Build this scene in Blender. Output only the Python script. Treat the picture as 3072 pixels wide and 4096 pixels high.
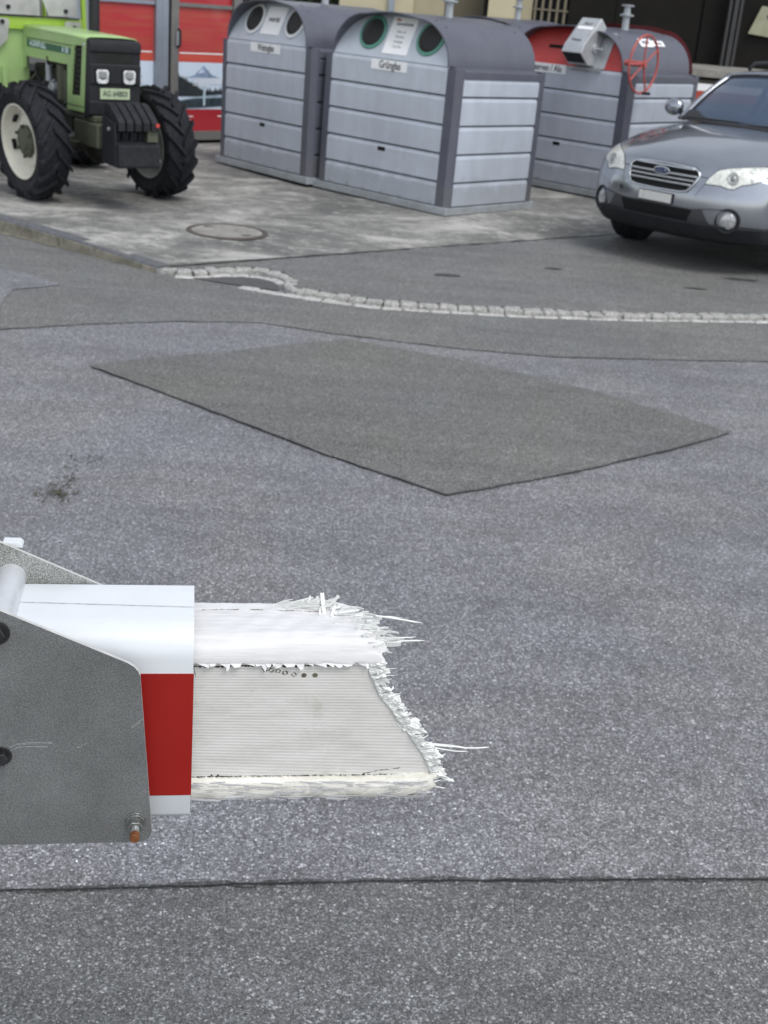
import bpy, bmesh, math, random
from mathutils import Vector, Matrix, noise
from mathutils.bvhtree import BVHTree
from mathutils.geometry import tessellate_polygon
for o in list(bpy.data.objects): bpy.data.objects.remove(o)
S = bpy.context.scene
COL = S.collection
rnd = random.Random(7)
R = math.radians
# ---------------- camera ----------------
cam = bpy.data.objects.new('camera', bpy.data.cameras.new('camera')); COL.objects.link(cam)
right = Vector((0.9964217, 0.0319168, 0.0782627)); down = Vector((0.0845206, -0.3762702, -0.9226468)); fwd = Vector((0.0, 0.9259601, -0.3776214))
cam.matrix_world = Matrix(((right.x, -down.x, -fwd.x, 0), (right.y, -down.y, -fwd.y, 0), (right.z, -down.z, -fwd.z, 1.78), (0, 0, 0, 1)))
cd = cam.data; cd.sensor_fit = 'VERTICAL'; cd.sensor_height = 36; cd.lens = 36 * 5000 / 4096
cd.clip_start = .05; cd.clip_end = 400
cd.dof.use_dof = True; cd.dof.focus_distance = 1.22; cd.dof.aperture_fstop = 16
S.camera = cam
# ---------------- light ----------------
W = bpy.data.worlds.new('World'); S.world = W; W.use_nodes = True
nt = W.node_tree; nt.nodes.clear()
sky = nt.nodes.new('ShaderNodeTexSky'); sky.sky_type = 'NISHITA'; sky.sun_disc = False
SUN_EL, SUN_ROT = 58, 142
sky.sun_elevation = R(SUN_EL); sky.sun_rotation = R(SUN_ROT); sky.dust_density = 1; sky.air_density = 1.2
hs = nt.nodes.new('ShaderNodeHueSaturation'); hs.inputs['Saturation'].default_value = .32
bg = nt.nodes.new('ShaderNodeBackground'); bg.inputs[1].default_value = .15
wo = nt.nodes.new('ShaderNodeOutputWorld')
nt.links.new(sky.outputs[0], hs.inputs['Color']); nt.links.new(hs.outputs[0], bg.inputs[0]); nt.links.new(bg.outputs[0], wo.inputs[0])
sl = bpy.data.lights.new('sun', 'SUN'); sl.energy = 1.15; sl.angle = R(26); sl.color = (1, .97, .92)
so = bpy.data.objects.new('sun', sl); COL.objects.link(so)
az = R(SUN_ROT); el = R(SUN_EL)
sd = Vector((math.sin(az) * math.cos(el), math.cos(az) * math.cos(el), math.sin(el)))
so.rotation_euler = sd.to_track_quat('Z', 'Y').to_euler()
S.view_settings.view_transform = 'Standard'; S.view_settings.look = 'None'; S.view_settings.exposure = 0.45; S.view_settings.gamma = 1
S.render.resolution_x = 768; S.render.resolution_y = 1024

# ---------------- materials ----------------
def nodes(m):
    m.use_nodes = True; t = m.node_tree; t.nodes.clear()
    o = t.nodes.new('ShaderNodeOutputMaterial'); b = t.nodes.new('ShaderNodeBsdfPrincipled')
    t.links.new(b.outputs[0], o.inputs[0]); return t, b
def N(t, k, **kw):
    n = t.nodes.new(k)
    for a, v in kw.items():
        if a.startswith('i_'): n.inputs[a[2:].replace('_', ' ')].default_value = v
        else: setattr(n, a, v)
    return n
def ramp(t, src, stops):
    r = t.nodes.new('ShaderNodeValToRGB'); e = r.color_ramp.elements
    while len(e) < len(stops): e.new(.5)
    for i, (p, c) in enumerate(stops):
        e[i].position = p; e[i].color = (c[0], c[1], c[2], 1) if not isinstance(c, (int, float)) else (c, c, c, 1)
    t.links.new(src, r.inputs[0]); return r.outputs[0]
def mix(t, a, b, f, mode='MIX'):
    m = t.nodes.new('ShaderNodeMix'); m.data_type = 'RGBA'; m.blend_type = mode
    for i, v in ((6, a), (7, b), (0, f)):
        if isinstance(v, (int, float)): m.inputs[i].default_value = v if i == 0 else (v, v, v, 1)
        elif isinstance(v, tuple): m.inputs[i].default_value = (*v, 1)
        else: t.links.new(v, m.inputs[i])
    return m.outputs[2]
def bump(t, b, h, s=.3, d=.01):
    n = N(t, 'ShaderNodeBump', i_Strength=s, i_Distance=d); t.links.new(h, n.inputs['Height']); t.links.new(n.outputs[0], b.inputs['Normal'])
MC = {}
def pm(name, col, rough=.5, metal=0., var=.12, sc=6., dirt=0., dcol=(.09, .08, .07), coat=0., fine=0., bmp=0., streak=0.):
    """painted / plain surface with large scale tone variation, a dirt film and a slight roughness change"""
    if name in MC: return MC[name]
    m = bpy.data.materials.new(name); t, b = nodes(m); MC[name] = m
    tc = N(t, 'ShaderNodeTexCoord')
    n = N(t, 'ShaderNodeTexNoise', i_Scale=sc, i_Detail=6, i_Roughness=.6); t.links.new(tc.outputs['Object'], n.inputs['Vector'])
    f = ramp(t, n.outputs['Fac'], [(.3, 1 - var), (.7, 1 + var)])
    c = mix(t, col, f, 1., 'MULTIPLY')
    if dirt:
        n2 = N(t, 'ShaderNodeTexNoise', i_Scale=sc * 2.7, i_Detail=9, i_Roughness=.7); t.links.new(tc.outputs['Object'], n2.inputs['Vector'])
        c = mix(t, c, dcol, ramp(t, n2.outputs['Fac'], [(.45, 0), (.75, dirt)]))
    if streak:      # rain streaks, scuffs and splash dirt near the ground
        mp = N(t, 'ShaderNodeMapping'); mp.inputs['Scale'].default_value = (8, 8, .7); t.links.new(tc.outputs['Object'], mp.inputs[0])
        n4 = N(t, 'ShaderNodeTexNoise', i_Scale=1., i_Detail=5, i_Roughness=.6); t.links.new(mp.outputs[0], n4.inputs['Vector'])
        c = mix(t, c, ramp(t, n4.outputs['Fac'], [(.34, 1 - streak), (.5, 1), (.68, 1 + streak * .6)]), 1., 'MULTIPLY')
        sx = N(t, 'ShaderNodeSeparateXYZ'); t.links.new(tc.outputs['Object'], sx.inputs[0]); n5 = N(t, 'ShaderNodeTexNoise', i_Scale=7., i_Detail=8, i_Roughness=.7); t.links.new(tc.outputs['Object'], n5.inputs['Vector'])
        ma = N(t, 'ShaderNodeMath', operation='MULTIPLY_ADD'); t.links.new(n5.outputs['Fac'], ma.inputs[0]); ma.inputs[1].default_value = -.42; t.links.new(sx.outputs[2], ma.inputs[2])
        c = mix(t, c, dcol, ramp(t, ma.outputs[0], [(0, .30), (.10, 0)]))
        n6 = N(t, 'ShaderNodeTexNoise', i_Scale=19., i_Detail=2, i_Roughness=.5); t.links.new(tc.outputs['Object'], n6.inputs['Vector'])
        c = mix(t, c, dcol, ramp(t, n6.outputs['Fac'], [(.72, 0), (.78, .35)]))
    if fine:
        n3 = N(t, 'ShaderNodeTexNoise', i_Scale=fine, i_Detail=3, i_Roughness=.6); t.links.new(tc.outputs['Object'], n3.inputs['Vector'])
        c = mix(t, c, ramp(t, n3.outputs['Fac'], [(.3, .62), (.5, 1.0), (.72, 1.6)]), 1., 'MULTIPLY')
        if bmp: bump(t, b, n3.outputs['Fac'], bmp, .001)
    t.links.new(c, b.inputs['Base Color'])
    t.links.new(ramp(t, n.outputs['Fac'], [(.3, max(.03, rough - .07)), (.7, min(1, rough + .1))]), b.inputs['Roughness'])
    b.inputs['Metallic'].default_value = metal
    if coat: b.inputs['Coat Weight'].default_value = coat; b.inputs['Coat Roughness'].default_value = .06
    return m
def asphalt(name, base, light, stone=120., patchy=.16, spark=.66):
    m = bpy.data.materials.new(name); t, b = nodes(m)
    tc = N(t, 'ShaderNodeTexCoord'); P = tc.outputs['Object']
    wn = N(t, 'ShaderNodeTexNoise', i_Scale=60., i_Detail=2); t.links.new(P, wn.inputs['Vector'])
    vm = N(t, 'ShaderNodeVectorMath', operation='MULTIPLY_ADD'); t.links.new(wn.outputs['Color'], vm.inputs[0]); vm.inputs[1].default_value = (.012,) * 3; t.links.new(P, vm.inputs[2]); Q = vm.outputs[0]
    v = N(t, 'ShaderNodeTexVoronoi', i_Scale=stone); t.links.new(Q, v.inputs['Vector'])
    sep = N(t, 'ShaderNodeSeparateColor'); t.links.new(v.outputs['Color'], sep.inputs[0])
    v2 = N(t, 'ShaderNodeTexVoronoi', i_Scale=stone * .42); t.links.new(Q, v2.inputs['Vector'])
    sep2 = N(t, 'ShaderNodeSeparateColor'); t.links.new(v2.outputs['Color'], sep2.inputs[0])
    f = ramp(t, sep.outputs[0], [(0, .50), (.35, .82), (.75, 1.08), (.93, 1.6), (1, 2.6)])
    c = mix(t, base, f, 1., 'MULTIPLY')
    f2 = ramp(t, sep2.outputs[1], [(spark, .0), (1, .75)])
    near = ramp(t, v2.outputs['Distance'], [(.25, 1), (.5, 0)])
    c = mix(t, c, light, mix(t, f2, near, 1., 'MULTIPLY'))
    v3 = N(t, 'ShaderNodeTexVoronoi', i_Scale=stone * 1.9); t.links.new(P, v3.inputs['Vector'])
    sep3 = N(t, 'ShaderNodeSeparateColor'); t.links.new(v3.outputs['Color'], sep3.inputs[0])
    c = mix(t, c, ramp(t, sep3.outputs[0], [(0, .45), (.3, .88), (.8, 1.05), (.95, 1.6), (1, 3.0)]), 1., 'MULTIPLY')
    v4 = N(t, 'ShaderNodeTexVoronoi', i_Scale=34.); t.links.new(Q, v4.inputs['Vector']); sep4 = N(t, 'ShaderNodeSeparateColor'); t.links.new(v4.outputs['Color'], sep4.inputs[0])
    c = mix(t, c, light, mix(t, ramp(t, sep4.outputs[0], [(.86, 0), (.90, .42)]), ramp(t, v4.outputs['Distance'], [(.16, 1), (.26, 0)]), 1., 'MULTIPLY'))
    c = mix(t, c, (.05, .05, .05), mix(t, ramp(t, sep4.outputs[1], [(.90, 0), (.93, .5)]), ramp(t, v4.outputs['Distance'], [(.14, 1), (.26, 0)]), 1., 'MULTIPLY'))
    nh = N(t, 'ShaderNodeTexNoise', i_Scale=.8, i_Detail=4, i_Roughness=.6, i_Distortion=.5); t.links.new(P, nh.inputs['Vector'])
    c = mix(t, c, ramp(t, nh.outputs['Fac'], [(.36, (1.02, 1.01, .985)), (.62, (.985, .99, 1.025))]), 1., 'MULTIPLY')
    mps = N(t, 'ShaderNodeMapping'); mps.inputs['Scale'].default_value = (.5, 3., 1); mps.inputs['Rotation'].default_value = (0, 0, R(12)); t.links.new(P, mps.inputs[0])
    nw = N(t, 'ShaderNodeTexNoise', i_Scale=1.6, i_Detail=6, i_Roughness=.65); t.links.new(mps.outputs[0], nw.inputs['Vector'])
    c = mix(t, c, ramp(t, nw.outputs['Fac'], [(.38, .90), (.6, 1.07)]), 1., 'MULTIPLY')
    for s, a in ((.55, patchy), (3.5, patchy * .7), (22., patchy * .9)):
        n = N(t, 'ShaderNodeTexNoise', i_Scale=s, i_Detail=5, i_Roughness=.6); t.links.new(P, n.inputs['Vector'])
        c = mix(t, c, ramp(t, n.outputs['Fac'], [(.3, 1 - a), (.7, 1 + a)]), 1., 'MULTIPLY')
    n = N(t, 'ShaderNodeTexNoise', i_Scale=7., i_Detail=8, i_Roughness=.75); t.links.new(P, n.inputs['Vector'])
    c = mix(t, c, (.03, .03, .03), ramp(t, n.outputs['Fac'], [(.68, 0), (.76, .5)]))
    t.links.new(c, b.inputs['Base Color'])
    t.links.new(ramp(t, sep.outputs[1], [(0, .55), (1, .95)]), b.inputs['Roughness'])
    mh = N(t, 'ShaderNodeMath', operation='ADD'); t.links.new(v.outputs['Distance'], mh.inputs[0]); t.links.new(sep.outputs[2], mh.inputs[1])
    bump(t, b, mh.outputs[0], .55, .0025)
    return m
M_ROAD = asphalt('road_asphalt', (.188, .188, .199), (.46, .46, .47), 210., .13, .74)
M_STRIP = asphalt('strip_asphalt', (.156, .158, .152), (.36, .36, .35), 230., .10, .82)
M_PATCH = asphalt('patch_asphalt', (.143, .145, .137), (.32, .32, .30), 230., .08, .84)
M_NEAR = asphalt('near_asphalt', (.134, .136, .136), (.50, .50, .50), 260., .10, .72)
M_FORE = asphalt('forecourt_asphalt', (.160, .162, .156), (.33, .33, .32), 230., .12, .84)
def concrete(name, a, b_, c_, sc=1.3, st=(1, 2.6, 1)):
    m = bpy.data.materials.new(name); t, b = nodes(m)
    tc = N(t, 'ShaderNodeTexCoord'); mp = N(t, 'ShaderNodeMapping'); mp.inputs['Scale'].default_value = st; mp.inputs['Rotation'].default_value = (0, 0, R(-8)); t.links.new(tc.outputs['Object'], mp.inputs[0])
    n = N(t, 'ShaderNodeTexNoise', i_Scale=sc, i_Detail=10, i_Roughness=.72, i_Distortion=.6); t.links.new(mp.outputs[0], n.inputs['Vector'])
    n2 = N(t, 'ShaderNodeTexNoise', i_Scale=sc * 9, i_Detail=8, i_Roughness=.75); t.links.new(mp.outputs[0], n2.inputs['Vector'])
    c = ramp(t, n.outputs['Fac'], [(.36, a), (.5, b_), (.62, c_)])
    c = mix(t, c, c_, ramp(t, n2.outputs['Fac'], [(.52, 0), (.66, .85)]))
    n4 = N(t, 'ShaderNodeTexNoise', i_Scale=sc * 4, i_Detail=6, i_Roughness=.7); t.links.new(tc.outputs['Object'], n4.inputs['Vector'])
    c = mix(t, c, a, ramp(t, n4.outputs['Fac'], [(.52, 0), (.68, .8)]))
    n3 = N(t, 'ShaderNodeTexNoise', i_Scale=70., i_Detail=3); t.links.new(tc.outputs['Object'], n3.inputs['Vector'])
    c = mix(t, c, ramp(t, n3.outputs['Fac'], [(.3, .8), (.7, 1.2)]), 1., 'MULTIPLY')
    t.links.new(c, b.inputs['Base Color']); b.inputs['Roughness'].default_value = .85
    bump(t, b, n2.outputs['Fac'], .3, .01); return m
M_SLAB = concrete('slab_concrete', (.11, .11, .106), (.20, .198, .186), (.44, .43, .405), .9, (1, 1.5, 1))
M_KERB = concrete('kerb_concrete', (.13, .12, .095), (.21, .195, .155), (.28, .26, .21), 3., (1, 1, 1))
M_KTOP = pm('kerb_granite', (.11, .115, .125), .8, 0, .3, 20, .3, fine=90)
M_STONE = pm('cobble_granite', (.36, .355, .34), .8, 0, .3, 25, .6, (.10, .095, .08), fine=110)
M_TAR = pm('joint_tar', (.028, .028, .027), .75, 0, .4, 30)
M_LEDGE = concrete('ledge_concrete', (.16, .155, .14), (.25, .24, .215), (.32, .31, .28), 1., (1, 1, 1))
M_GREY = pm('grey_sheet', (.52, .555, .63), .45, .05, .06, 2.5, .14, (.19, .19, .185), streak=.06)
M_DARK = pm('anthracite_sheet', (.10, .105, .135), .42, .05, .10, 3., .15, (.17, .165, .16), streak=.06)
M_BASE = pm('galvanised_base', (.42, .45, .48), .45, .35, .15, 9., .4, (.2, .19, .17))
M_WHITE = pm('white_sign', (.94, .94, .95), .45, 0, .04, 4.)
M_BLACK = pm('black_void', (.012, .012, .013), .6, 0, .1)
M_BLKP = pm('black_plastic', (.022, .023, .027), .55, 0, .2, 8., .2, (.06, .06, .06))
M_INK = pm('dark_ink', (.07, .07, .08), .6, 0, .1)
M_STEEL = pm('stainless_steel', (.50, .52, .54), .42, .45, .10, 7., .15)

def matte(*ms):
    for m in ms: m.node_tree.nodes['Principled BSDF'].inputs['Specular IOR Level'].default_value = .16
matte(M_BLKP, M_BLACK, M_TAR)
# ---------------- mesh helpers ----------------
class MB:
    def __init__(s): s.v = []; s.f = []
    def add(s, vs, fs):
        n = len(s.v); s.v += [Vector(v) for v in vs]; s.f += [tuple(i + n for i in f) for f in fs]; return s
    def box(s, a, b, rz=0, c=None):
        x0, y0, z0 = [min(p, q) for p, q in zip(a, b)]; x1, y1, z1 = [max(p, q) for p, q in zip(a, b)]
        vs = [Vector(p) for p in ((x0, y0, z0), (x1, y0, z0), (x1, y1, z0), (x0, y1, z0), (x0, y0, z1), (x1, y0, z1), (x1, y1, z1), (x0, y1, z1))]
        if rz:
            c = Vector(c) if c else Vector(((x0 + x1) / 2, (y0 + y1) / 2, 0)); m = Matrix.Rotation(rz, 3, 'Z'); vs = [m @ (v - c) + c for v in vs]
        return s.add(vs, [(0, 3, 2, 1), (4, 5, 6, 7), (0, 1, 5, 4), (1, 2, 6, 5), (2, 3, 7, 6), (3, 0, 4, 7)])
    def prism(s, pts, ax, ay, az, o, h0, h1):
        """polygon pts in the (ax, ay) plane at origin o, extruded along az from h0 to h1"""
        ax, ay, az, o = map(Vector, (ax, ay, az, o)); n = len(pts)
        vs = [o + ax * p + ay * q + az * h for h in (h0, h1) for p, q in pts]
        return s.add(vs, [tuple(range(n))[::-1], tuple(range(n, 2 * n))] + [(i, (i + 1) % n, n + (i + 1) % n, n + i) for i in range(n)])
    def cyl(s, p0, p1, r0, r1=None, n=20, cap=True):
        p0, p1 = Vector(p0), Vector(p1); r1 = r0 if r1 is None else r1
        q = (p1 - p0).to_track_quat('Z', 'Y').to_matrix(); vs = []
        for p, r in ((p0, r0), (p1, r1)):
            vs += [p + q @ Vector((r * math.cos(2 * math.pi * i / n), r * math.sin(2 * math.pi * i / n), 0)) for i in range(n)]
        f = [(i, (i + 1) % n, n + (i + 1) % n, n + i) for i in range(n)]
        if cap: f += [tuple(range(n))[::-1], tuple(range(n, 2 * n))]
        return s.add(vs, f)
    def lathe(s, prof, o, ax, n=32, close=False):
        """prof: list of (r, h) turned about ax through o"""
        o, ax = Vector(o), Vector(ax); q = ax.to_track_quat('Z', 'Y').to_matrix(); k = len(prof)
        vs = [o + q @ Vector((r * math.cos(2 * math.pi * i / n), r * math.sin(2 * math.pi * i / n), h)) for i in range(n) for r, h in prof]
        f = [(i * k + j, ((i + 1) % n) * k + j, ((i + 1) % n) * k + j + 1, i * k + j + 1) for i in range(n) for j in range(k - 1)]
        if close: f += [(i * k + k - 1, ((i + 1) % n) * k + k - 1, ((i + 1) % n) * k, i * k) for i in range(n)]
        return s.add(vs, f)
    def tube(s, path, r, n=8, closed=False):
        path = [Vector(p) for p in path]; k = len(path); rs = r if isinstance(r, (list, tuple)) else [r] * k; vs = []
        up = None
        for i, p in enumerate(path):
            a = path[(i - 1) % k] if (closed or i) else p; b = path[(i + 1) % k] if (closed or i < k - 1) else p
            t = (b - a).normalized()
            if up is None: up = t.orthogonal().normalized()
            up = (up - t * up.dot(t)).normalized(); w = t.cross(up)
            vs += [p + (up * math.cos(2 * math.pi * j / n) + w * math.sin(2 * math.pi * j / n)) * rs[i] for j in range(n)]
        f = [(i * n + j, i * n + (j + 1) % n, ((i + 1) % k) * n + (j + 1) % n, ((i + 1) % k) * n + j) for i in range(k if closed else k - 1) for j in range(n)]
        if not closed: f += [tuple(range(n))[::-1], tuple(range((k - 1) * n, k * n))]
        return s.add(vs, f)
    def grid(s, rows, wrap=False):
        h, w = len(rows), len(rows[0]); vs = [p for r in rows for p in r]
        return s.add(vs, [(i * w + j, i * w + (j + 1) % w, (i + 1) * w + (j + 1) % w, (i + 1) * w + j) for i in range(h - 1) for j in range(w if wrap else w - 1)])
    def build(s, name, mat, parent=None, smooth=False, bevel=0, solid=0, seg=2, sub=0, fix=True):
        me = bpy.data.meshes.new(name); me.from_pydata([tuple(v) for v in s.v], [], s.f); me.materials.append(mat)
        if fix:
            bm = bmesh.new(); bm.from_mesh(me); bmesh.ops.recalc_face_normals(bm, faces=bm.faces); bm.to_mesh(me); bm.free()
        o = bpy.data.objects.new(name, me); COL.objects.link(o)
        if parent: o.parent = parent
        if smooth:
            for p in me.polygons: p.use_smooth = True
        if solid: mo = o.modifiers.new('s', 'SOLIDIFY'); mo.thickness = solid; mo.offset = 0
        if bevel:
            mo = o.modifiers.new('b', 'BEVEL'); mo.width = bevel; mo.segments = seg; mo.limit_method = 'ANGLE'; mo.angle_limit = R(35)
            for p in me.polygons: p.use_smooth = True
            mo.harden_normals = True
        if sub: mo = o.modifiers.new('u', 'SUBSURF'); mo.levels = sub; mo.render_levels = sub
        return o
def tag(o, label=None, cat=None, group=None, kind=None):
    for k, v in (('label', label), ('category', cat), ('group', group), ('kind', kind)):
        if v: o[k] = v
    return o
def empty(name, loc, rz, label, cat, group=None, rot=None):
    o = bpy.data.objects.new(name, None); COL.objects.link(o); o.location = loc; o.rotation_euler = rot or (0, 0, rz); o.empty_display_size = .1
    return tag(o, label, cat, group)
def text(name, s, size, mat, parent, mw, ex=.0008, sx=1., align='CENTER'):
    cu = bpy.data.curves.new(name, 'FONT'); cu.body = s; cu.size = size; cu.extrude = ex; cu.align_x = align; cu.align_y = 'CENTER'; cu.offset = size * .022
    tmp = bpy.data.objects.new(name + '_c', cu); COL.objects.link(tmp)
    bpy.context.view_layer.update()
    me = bpy.data.meshes.new_from_object(tmp.evaluated_get(bpy.context.evaluated_depsgraph_get())); bpy.data.objects.remove(tmp)
    me.transform(mw @ Matrix.Diagonal((sx, 1, 1, 1))); me.materials.clear(); me.materials.append(mat)
    o = bpy.data.objects.new(name, me); COL.objects.link(o); o.parent = parent; return o
def frame(o, x, y):
    """matrix with local x, y axes (z = x cross y) at o"""
    x = Vector(x).normalized(); y = Vector(y); y = (y - x * y.dot(x)).normalized(); z = x.cross(y)
    return Matrix(((x.x, y.x, z.x, o[0]), (x.y, y.y, z.y, o[1]), (x.z, y.z, z.z, o[2]), (0, 0, 0, 1)))
# ---------------- ground ----------------
def sm(t): t = max(0, min(1, t)); return t * t * (3 - 2 * t)
def hz(x, y): return .035 + .045 * sm((-.667 * (x + .168) + .745 * (y - 9.424) + .15) / 1.0)
def sheet(name, poly, z, mat, cuts=0, hf=None, skirt=None, jit=0.):
    r = random.Random(len(name) * 13 + len(poly))
    if jit:
        q = []
        for i, a in enumerate(poly):
            b = poly[(i + 1) % len(poly)]; L = math.hypot(b[0] - a[0], b[1] - a[1]); k = max(1, min(60, int(L / .05))) if L < 8 else 1
            for j in range(k):
                t = j / k; w = 0 if j == 0 else jit
                X_, Y_ = a[0] + (b[0] - a[0]) * t, a[1] + (b[1] - a[1]) * t; q.append((X_ + 2 * w * noise.noise(Vector((X_ * 9, Y_ * 9, 1))), Y_ + 2 * w * noise.noise(Vector((X_ * 9, Y_ * 9, 5)))))
        poly = q
    bm = bmesh.new(); vs = [bm.verts.new((x, y, 0)) for x, y in poly]
    for f in tessellate_polygon([[Vector((x, y, 0)) for x, y in poly]]):
        try: bm.faces.new([vs[k] for k in f])
        except ValueError: pass
    bmesh.ops.recalc_face_normals(bm, faces=bm.faces)
    for c in range(cuts): bmesh.ops.subdivide_edges(bm, edges=[e for e in bm.edges if e.calc_length() > .7], cuts=1, use_grid_fill=True)
    if cuts: bmesh.ops.triangulate(bm, faces=bm.faces)
    for v in bm.verts: v.co.z = (hf(v.co.x, v.co.y) if hf else 0) + z
    if skirt is not None:
        ed = [e for e in bm.edges if e.is_boundary]; g = bmesh.ops.extrude_edge_only(bm, edges=ed)
        for v in [v for v in g['geom'] if isinstance(v, bmesh.types.BMVert)]: v.co.z = skirt
    bmesh.ops.recalc_face_normals(bm, faces=bm.faces)
    me = bpy.data.meshes.new(name); bm.to_mesh(me); bm.free(); me.materials.append(mat)
    if sum(p.normal.z for p in me.polygons) < 0: me.flip_normals()
    o = bpy.data.objects.new(name, me); COL.objects.link(o); return tag(o, kind='structure')
def ribbon(name, pts, w, z, mat, hf=None, seed=1, rough=.5, step=.03):
    r = random.Random(seed); P = []
    for a, b in zip(pts, pts[1:]):
        L = math.hypot(b[0] - a[0], b[1] - a[1]); k = max(1, int(L / step)); P += [(a[0] + (b[0] - a[0]) * j / k, a[1] + (b[1] - a[1]) * j / k) for j in range(k)]
    P.append(pts[-1]); rows = []
    for i, p in enumerate(P):
        a = P[max(0, i - 1)]; b = P[min(len(P) - 1, i + 1)]; dx, dy = b[0] - a[0], b[1] - a[1]; L = math.hypot(dx, dy) or 1; nx, ny = -dy / L, dx / L
        o = 1.6 * w * rough * noise.noise(Vector((p[0] * 14, p[1] * 14, seed))) + w * .25 * noise.noise(Vector((p[0] * 60, p[1] * 60, seed))); h = w * max(.06, .75 + 1.5 * rough * noise.noise(Vector((p[0] * 7, p[1] * 7, seed + 9))) + r.uniform(-.2, .2)) / 2
        rows.append([(p[0] + nx * (o + s * h), p[1] + ny * (o + s * h), (hf(*p) if hf else 0) + z) for s in (1, -1)])
    return tag(MB().grid(rows).build(name, mat), kind='structure')
sheet('road', [(-40, -6), (40, -6), (40, 60), (-40, 60)], 0, M_ROAD)
sheet('road_strip', [(-5, 5.2), (-3.2, 5.9), (-2.12, 6.465), (-1.694, 6.74), (-1.275, 6.949), (-.808, 7.092), (-.393, 6.981), (-.077, 6.934), (.321, 6.882), (.886, 6.876), (1.745, 7.071), (2.169, 7.189), (5, 8.1), (5, 9.36), (2.44, 8.25), (1.44, 7.96), (.6, 7.78), (-.1, 7.70), (-.64, 7.79), (-1.0, 7.93), (-1.43, 8.14), (-1.73, 8.33), (-2.95, 9.12), (-5, 10.58)], .004, M_STRIP, jit=.006)
sheet('road_worn_patch', [(-5, 6.6), (-3.2, 6.75), (-2.26, 6.83), (-2.33, 7.36), (-2.10, 7.60), (-2.375, 7.817), (-2.585, 7.929), (-5, 8.8)], .008, M_ROAD, jit=.006)
M_TAR2 = pm('worn_joint', (.092, .092, .090), .8, 0, .4, 40, fine=200)
PATCH = [(-1.509, 5.929), (-.9, 6.40), (-.288, 6.873), (.37, 6.611), (.791, 6.378), (1.18, 6.119), (1.62, 5.718), (1.27, 5.38), (.764, 4.956), (.24, 4.58), (-.244, 4.915), (-.869, 5.426)]
sheet('road_patch', PATCH, .008, M_PATCH, jit=.007)
ribbon('patch_joint', PATCH[6:] + PATCH[:1], .005, .012, M_TAR2, seed=3, rough=.9, step=.015)
ribbon('patch_joint', PATCH[:2], .005, .012, M_TAR2, seed=4, rough=.9, step=.015)
ribbon('patch_joint', PATCH[3:7], .004, .012, M_TAR2, seed=8, rough=1.3, step=.015)
JT = [(-4, 1.6), (-.73, 2.087), (-.427, 2.138), (-.166, 2.184), (.069, 2.222), (.608, 2.297), (.941, 2.342), (4, 2.8)]
sheet('road_near_strip', JT + [(4, -5), (-4, -5)], .004, M_NEAR, jit=.003)
ribbon('road_joint', JT, .006, .0085, M_TAR, seed=5, rough=.45, step=.006)
ribbon('joint_wear', [(x, y + .006) for x, y in JT], .016, .0065, asphalt('worn_edge', (.075, .077, .078), (.3, .3, .3), 260.), seed=15, rough=.4, step=.008)
ribbon('strip_joint', [(-2.12, 6.465), (-1.694, 6.74), (-1.275, 6.949), (-.808, 7.092), (-.393, 6.981), (-.077, 6.934), (.321, 6.882), (.886, 6.876), (1.745, 7.071), (2.169, 7.189), (5, 8.1)], .003, .009, M_TAR2, seed=6, rough=1.9)
CURVE = [(-1.62, 8.22), (-1.50, 8.19), (-1.369, 8.216), (-1.235, 8.33), (-1.094, 8.42), (-.932, 8.41), (-.798, 8.34), (-.72, 8.185), (-.74, 8.03), (-.675, 7.91), (-.496, 7.86), (-.271, 7.79), (-.112, 7.775), (.4, 7.82), (.921, 7.90), (1.452, 8.0), (2.446, 8.32), (4.6, 9.15), (8, 10.6)]
FL = [(-1.616, 8.149), (-.168, 9.424), (.855, 10.315), (1.709, 11.047), (3.526, 12.606), (9, 17.3)]
KERB = [(-1.62, 8.17), (-2.97, 9.14), (-7, 12.03), (-14, 17.1)]
sheet('concrete_slab', [(p[0], p[1] + .04) for p in CURVE[::-1]] + KERB[1:] + [(-14, 45), (20, 45), (20, 15)], 0, M_SLAB, cuts=5, hf=hz, skirt=-.02)
sheet('forecourt', [(p[0], p[1] + .03) for p in CURVE] + FL[::-1][:-1], .006, M_FORE, cuts=4, hf=hz, skirt=-.01)
ribbon('slab_joint', FL, .03, .011, M_TAR, hf=hz, seed=9, rough=.35, step=.06)
for i, (x, y, w, d) in enumerate(((.30, 8.72, .22, .10), (2.55, 9.5, .3, .10), (1.1, 9.3, .16, .06), (2.1, 9.0, .2, .05))):
    sheet('oil_stain', [(x + w * .5 * math.cos(a) * rnd.uniform(.7, 1.1), y + d * .5 * math.sin(a) * rnd.uniform(.7, 1.1)) for a in [k * .45 for k in range(14)]], .011, pm('stain', (.055, .055, .055), .8, 0, .3, 30), hf=hz)
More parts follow.
